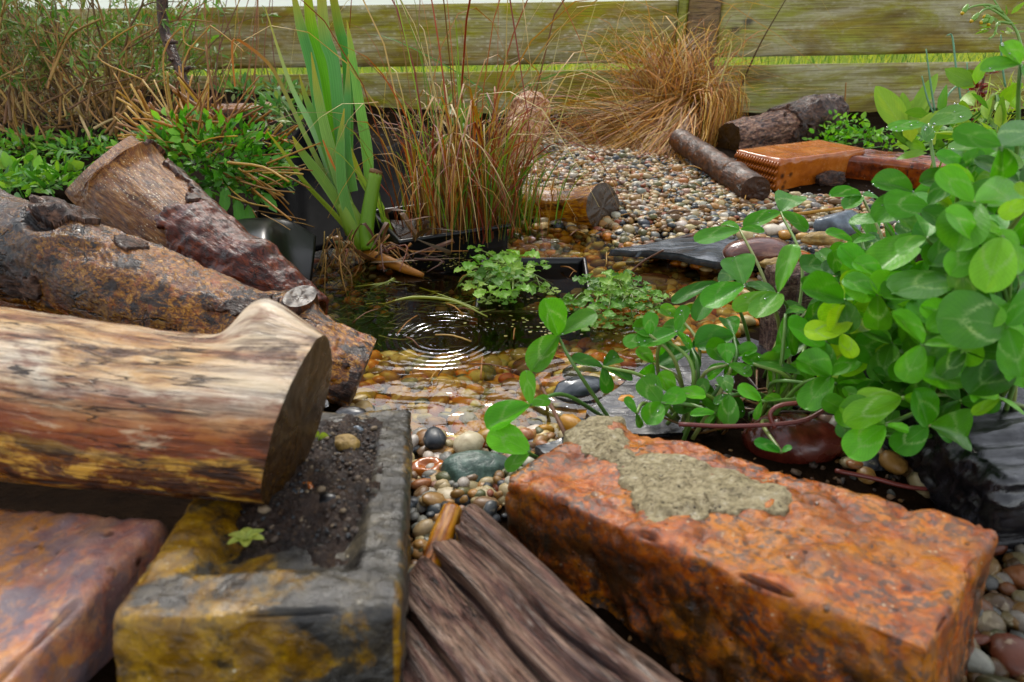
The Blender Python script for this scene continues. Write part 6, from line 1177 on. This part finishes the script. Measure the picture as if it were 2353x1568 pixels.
TXT = {'bed': 'pebble under the clear shallow water of the pond', 'beach': 'pebble on the gravel bank beyond the pond', 'front': 'pebble on the dry strip between the two front bricks', 'corner': 'pebble in the gravel at the bottom right corner', 'shade': 'pebble in the shade under the clover'}
GRP = {'bed': 'pebbles under the water', 'beach': 'pebbles on the far gravel bank', 'front': 'pebbles between the front bricks', 'corner': 'pebbles at the bottom right corner', 'shade': 'pebbles under the clover'}
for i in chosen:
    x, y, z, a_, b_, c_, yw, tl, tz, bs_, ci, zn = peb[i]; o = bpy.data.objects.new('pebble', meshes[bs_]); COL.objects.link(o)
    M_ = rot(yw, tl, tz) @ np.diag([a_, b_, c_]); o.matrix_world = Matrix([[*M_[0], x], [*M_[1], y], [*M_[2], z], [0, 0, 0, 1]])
    cc = np.clip(PALC[ci] * prng.uniform(.75, 1.15) * (1 + prng.uniform(-.06, .06, 3)), 0, 1); cc = np.clip(cc * 1.3, 0, 1) if zn == 'bed' else (cc * .8 + cc.mean() * .2) * (.4 if zn == 'corner' else .7 if zn == 'shade' else 1); o.color = (*cc, 1); sz = 'large ' if a_ > .0095 else ('small ' if a_ < .0062 else 'rounded ')  # corner: dark wet stones plus shadow; under clover: shadow, both put into colour
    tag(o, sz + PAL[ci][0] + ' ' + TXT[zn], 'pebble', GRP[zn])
for zn, nm, lab in (('bed', 'pond_gravel', 'mixed small pebbles covering the shallow pond bed'), ('beach', 'bank_gravel', 'wet mixed gravel of the bank beyond the pond'), ('front', 'shore_gravel', 'small mixed pebbles on the strip between the front bricks'), ('corner', 'corner_gravel', 'dark wet gravel with painted shadow in the bottom right corner'), ('shade', 'shaded_gravel', 'scattered pebbles in the shade under the clover')):
    mb = MB()
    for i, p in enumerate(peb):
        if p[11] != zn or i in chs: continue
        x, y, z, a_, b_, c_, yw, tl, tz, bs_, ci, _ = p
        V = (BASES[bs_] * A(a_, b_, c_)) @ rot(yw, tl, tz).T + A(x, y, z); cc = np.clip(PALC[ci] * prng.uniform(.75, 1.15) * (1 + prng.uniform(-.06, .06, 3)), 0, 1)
        cc = np.clip(cc * 1.3, 0, 1) if zn == 'bed' else (cc * .8 + cc.mean() * .2) * (.4 if zn == 'corner' else .7 if zn == 'shade' else 1); mb.add(V, None, t2, cc, BASES[bs_] * .006 + prng.uniform(0, 9))  # wet tone and shadow mixed into the corner colour, shadow alone under clover
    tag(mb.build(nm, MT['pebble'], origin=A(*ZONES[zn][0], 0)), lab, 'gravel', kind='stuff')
# crumbs of soil, bark and leaf litter on the bare ground round the bricks
lt = MB(); v1, t1 = ico(1)
for k in range(2000):
    if k < 700: x, y = prng.uniform(-.04, .30), prng.uniform(.2, .45)
    else: x, y = prng.uniform(-.7, .75), prng.uniform(.4, 1.9)
    if pond_in(x, y) > .002: continue
    z = float(ground_z(x, y)); s_ = prng.uniform(.0008, .0032) * (1 if y < .6 else 1.6); flat = prng.random() < .4
    V = (v1 * (1 + .3 * prng.normal(size=(len(v1), 1)).clip(-1, 1)) * A(s_, s_ * prng.uniform(.5, 1), s_ * (.25 if flat else .8)) * (1.6 if flat else 1)) @ rot(prng.uniform(0, 6.28), prng.normal(0, .3), 1).T + A(x, y, z + s_ * .2)
    lt.add(V, None, t1, S(prng.choice(['#3a2c22', '#54402f', '#241c18', '#6e5640', '#8a6a48', '#4a4a44', '#5a3a24'])), v1 * .01)
tag(lt.build('soil_crumbs', MT['twig']), 'crumbs of soil, bark and dead leaf on the bare ground around the bricks', 'soil', kind='stuff')
sl = MB()
for k in range(70):
    x, y = (at(prng.uniform(1240, 1720), prng.uniform(360, 520), .02)[:2] if k < 50 else at(prng.uniform(860, 1480), prng.uniform(600, 900), .0)[:2]); z = max(float(ground_z(x, y)) + .008, .001); a_ = prng.uniform(0, 6.28); l_ = prng.uniform(.015, .05); dv = A(math.cos(a_), math.sin(a_), prng.uniform(-.03, .12)) * l_
    tube(sl, [A(x, y, z + .003), A(x, y, z + .004) + dv * .5 + A(0, 0, .002), A(x, y, z + .003) + dv], prng.uniform(.0004, .0010), 5, 5, S(prng.choice(['#c89c60', '#a8783e', '#7a5030', '#5a4030', '#dcbc84'])))
tag(sl.build('straw_litter', MT['twig']), 'loose bits of straw and stalk lying on the gravel and floating on the water', 'litter', kind='stuff')
# pale stones lying on the slate
for k, (px, py, s_, cl, lb) in enumerate([(1775, 530, .014, '#e6dccb', 'largest white pebble on the grey slate'), (1802, 523, .011, '#efe6d8', 'white pebble touching the tan one on the grey slate'), (1803, 540, .0105, '#b98f5e', 'tan pebble in front of the white ones on the grey slate'), (1712, 540, .012, '#dccaa4', 'cream pebble alone on the grey slate'), (1845, 545, .010, '#c9a878', 'tan pebble at the right edge of the grey slate'), (1840, 527, .012, '#9a8a78', 'greyish pebble beside the white ones on the slate'), (1080, 1020, .013, '#d9cdb2', 'big cream pebble at the front edge of the water'), (1000, 1008, .011, '#3a3e42', 'black pebble by the big cream one at the front shore'), (1035, 1152, .012, '#d6c8ae', 'pale flat pebble at the tip of the broken stick'), (985, 1160, .010, '#a08a68', 'tan pebble squeezed against the front brick')]):
    c0 = at(px, py, (.026 if px > 1400 else .012)); o = bpy.data.objects.new('pebble', meshes[k]); COL.objects.link(o); M_ = rot(k * .7, .1, k) @ np.diag([s_, s_ * .75, s_ * .6]); o.matrix_world = Matrix([[*M_[0], c0[0]], [*M_[1], c0[1]], [*M_[2], c0[2]], [0, 0, 0, 1]]); o.color = (*S(cl), 1); tag(o, lb, 'pebble')
for o in list(bpy.data.objects):
    if '_org' in o: del o['_org']
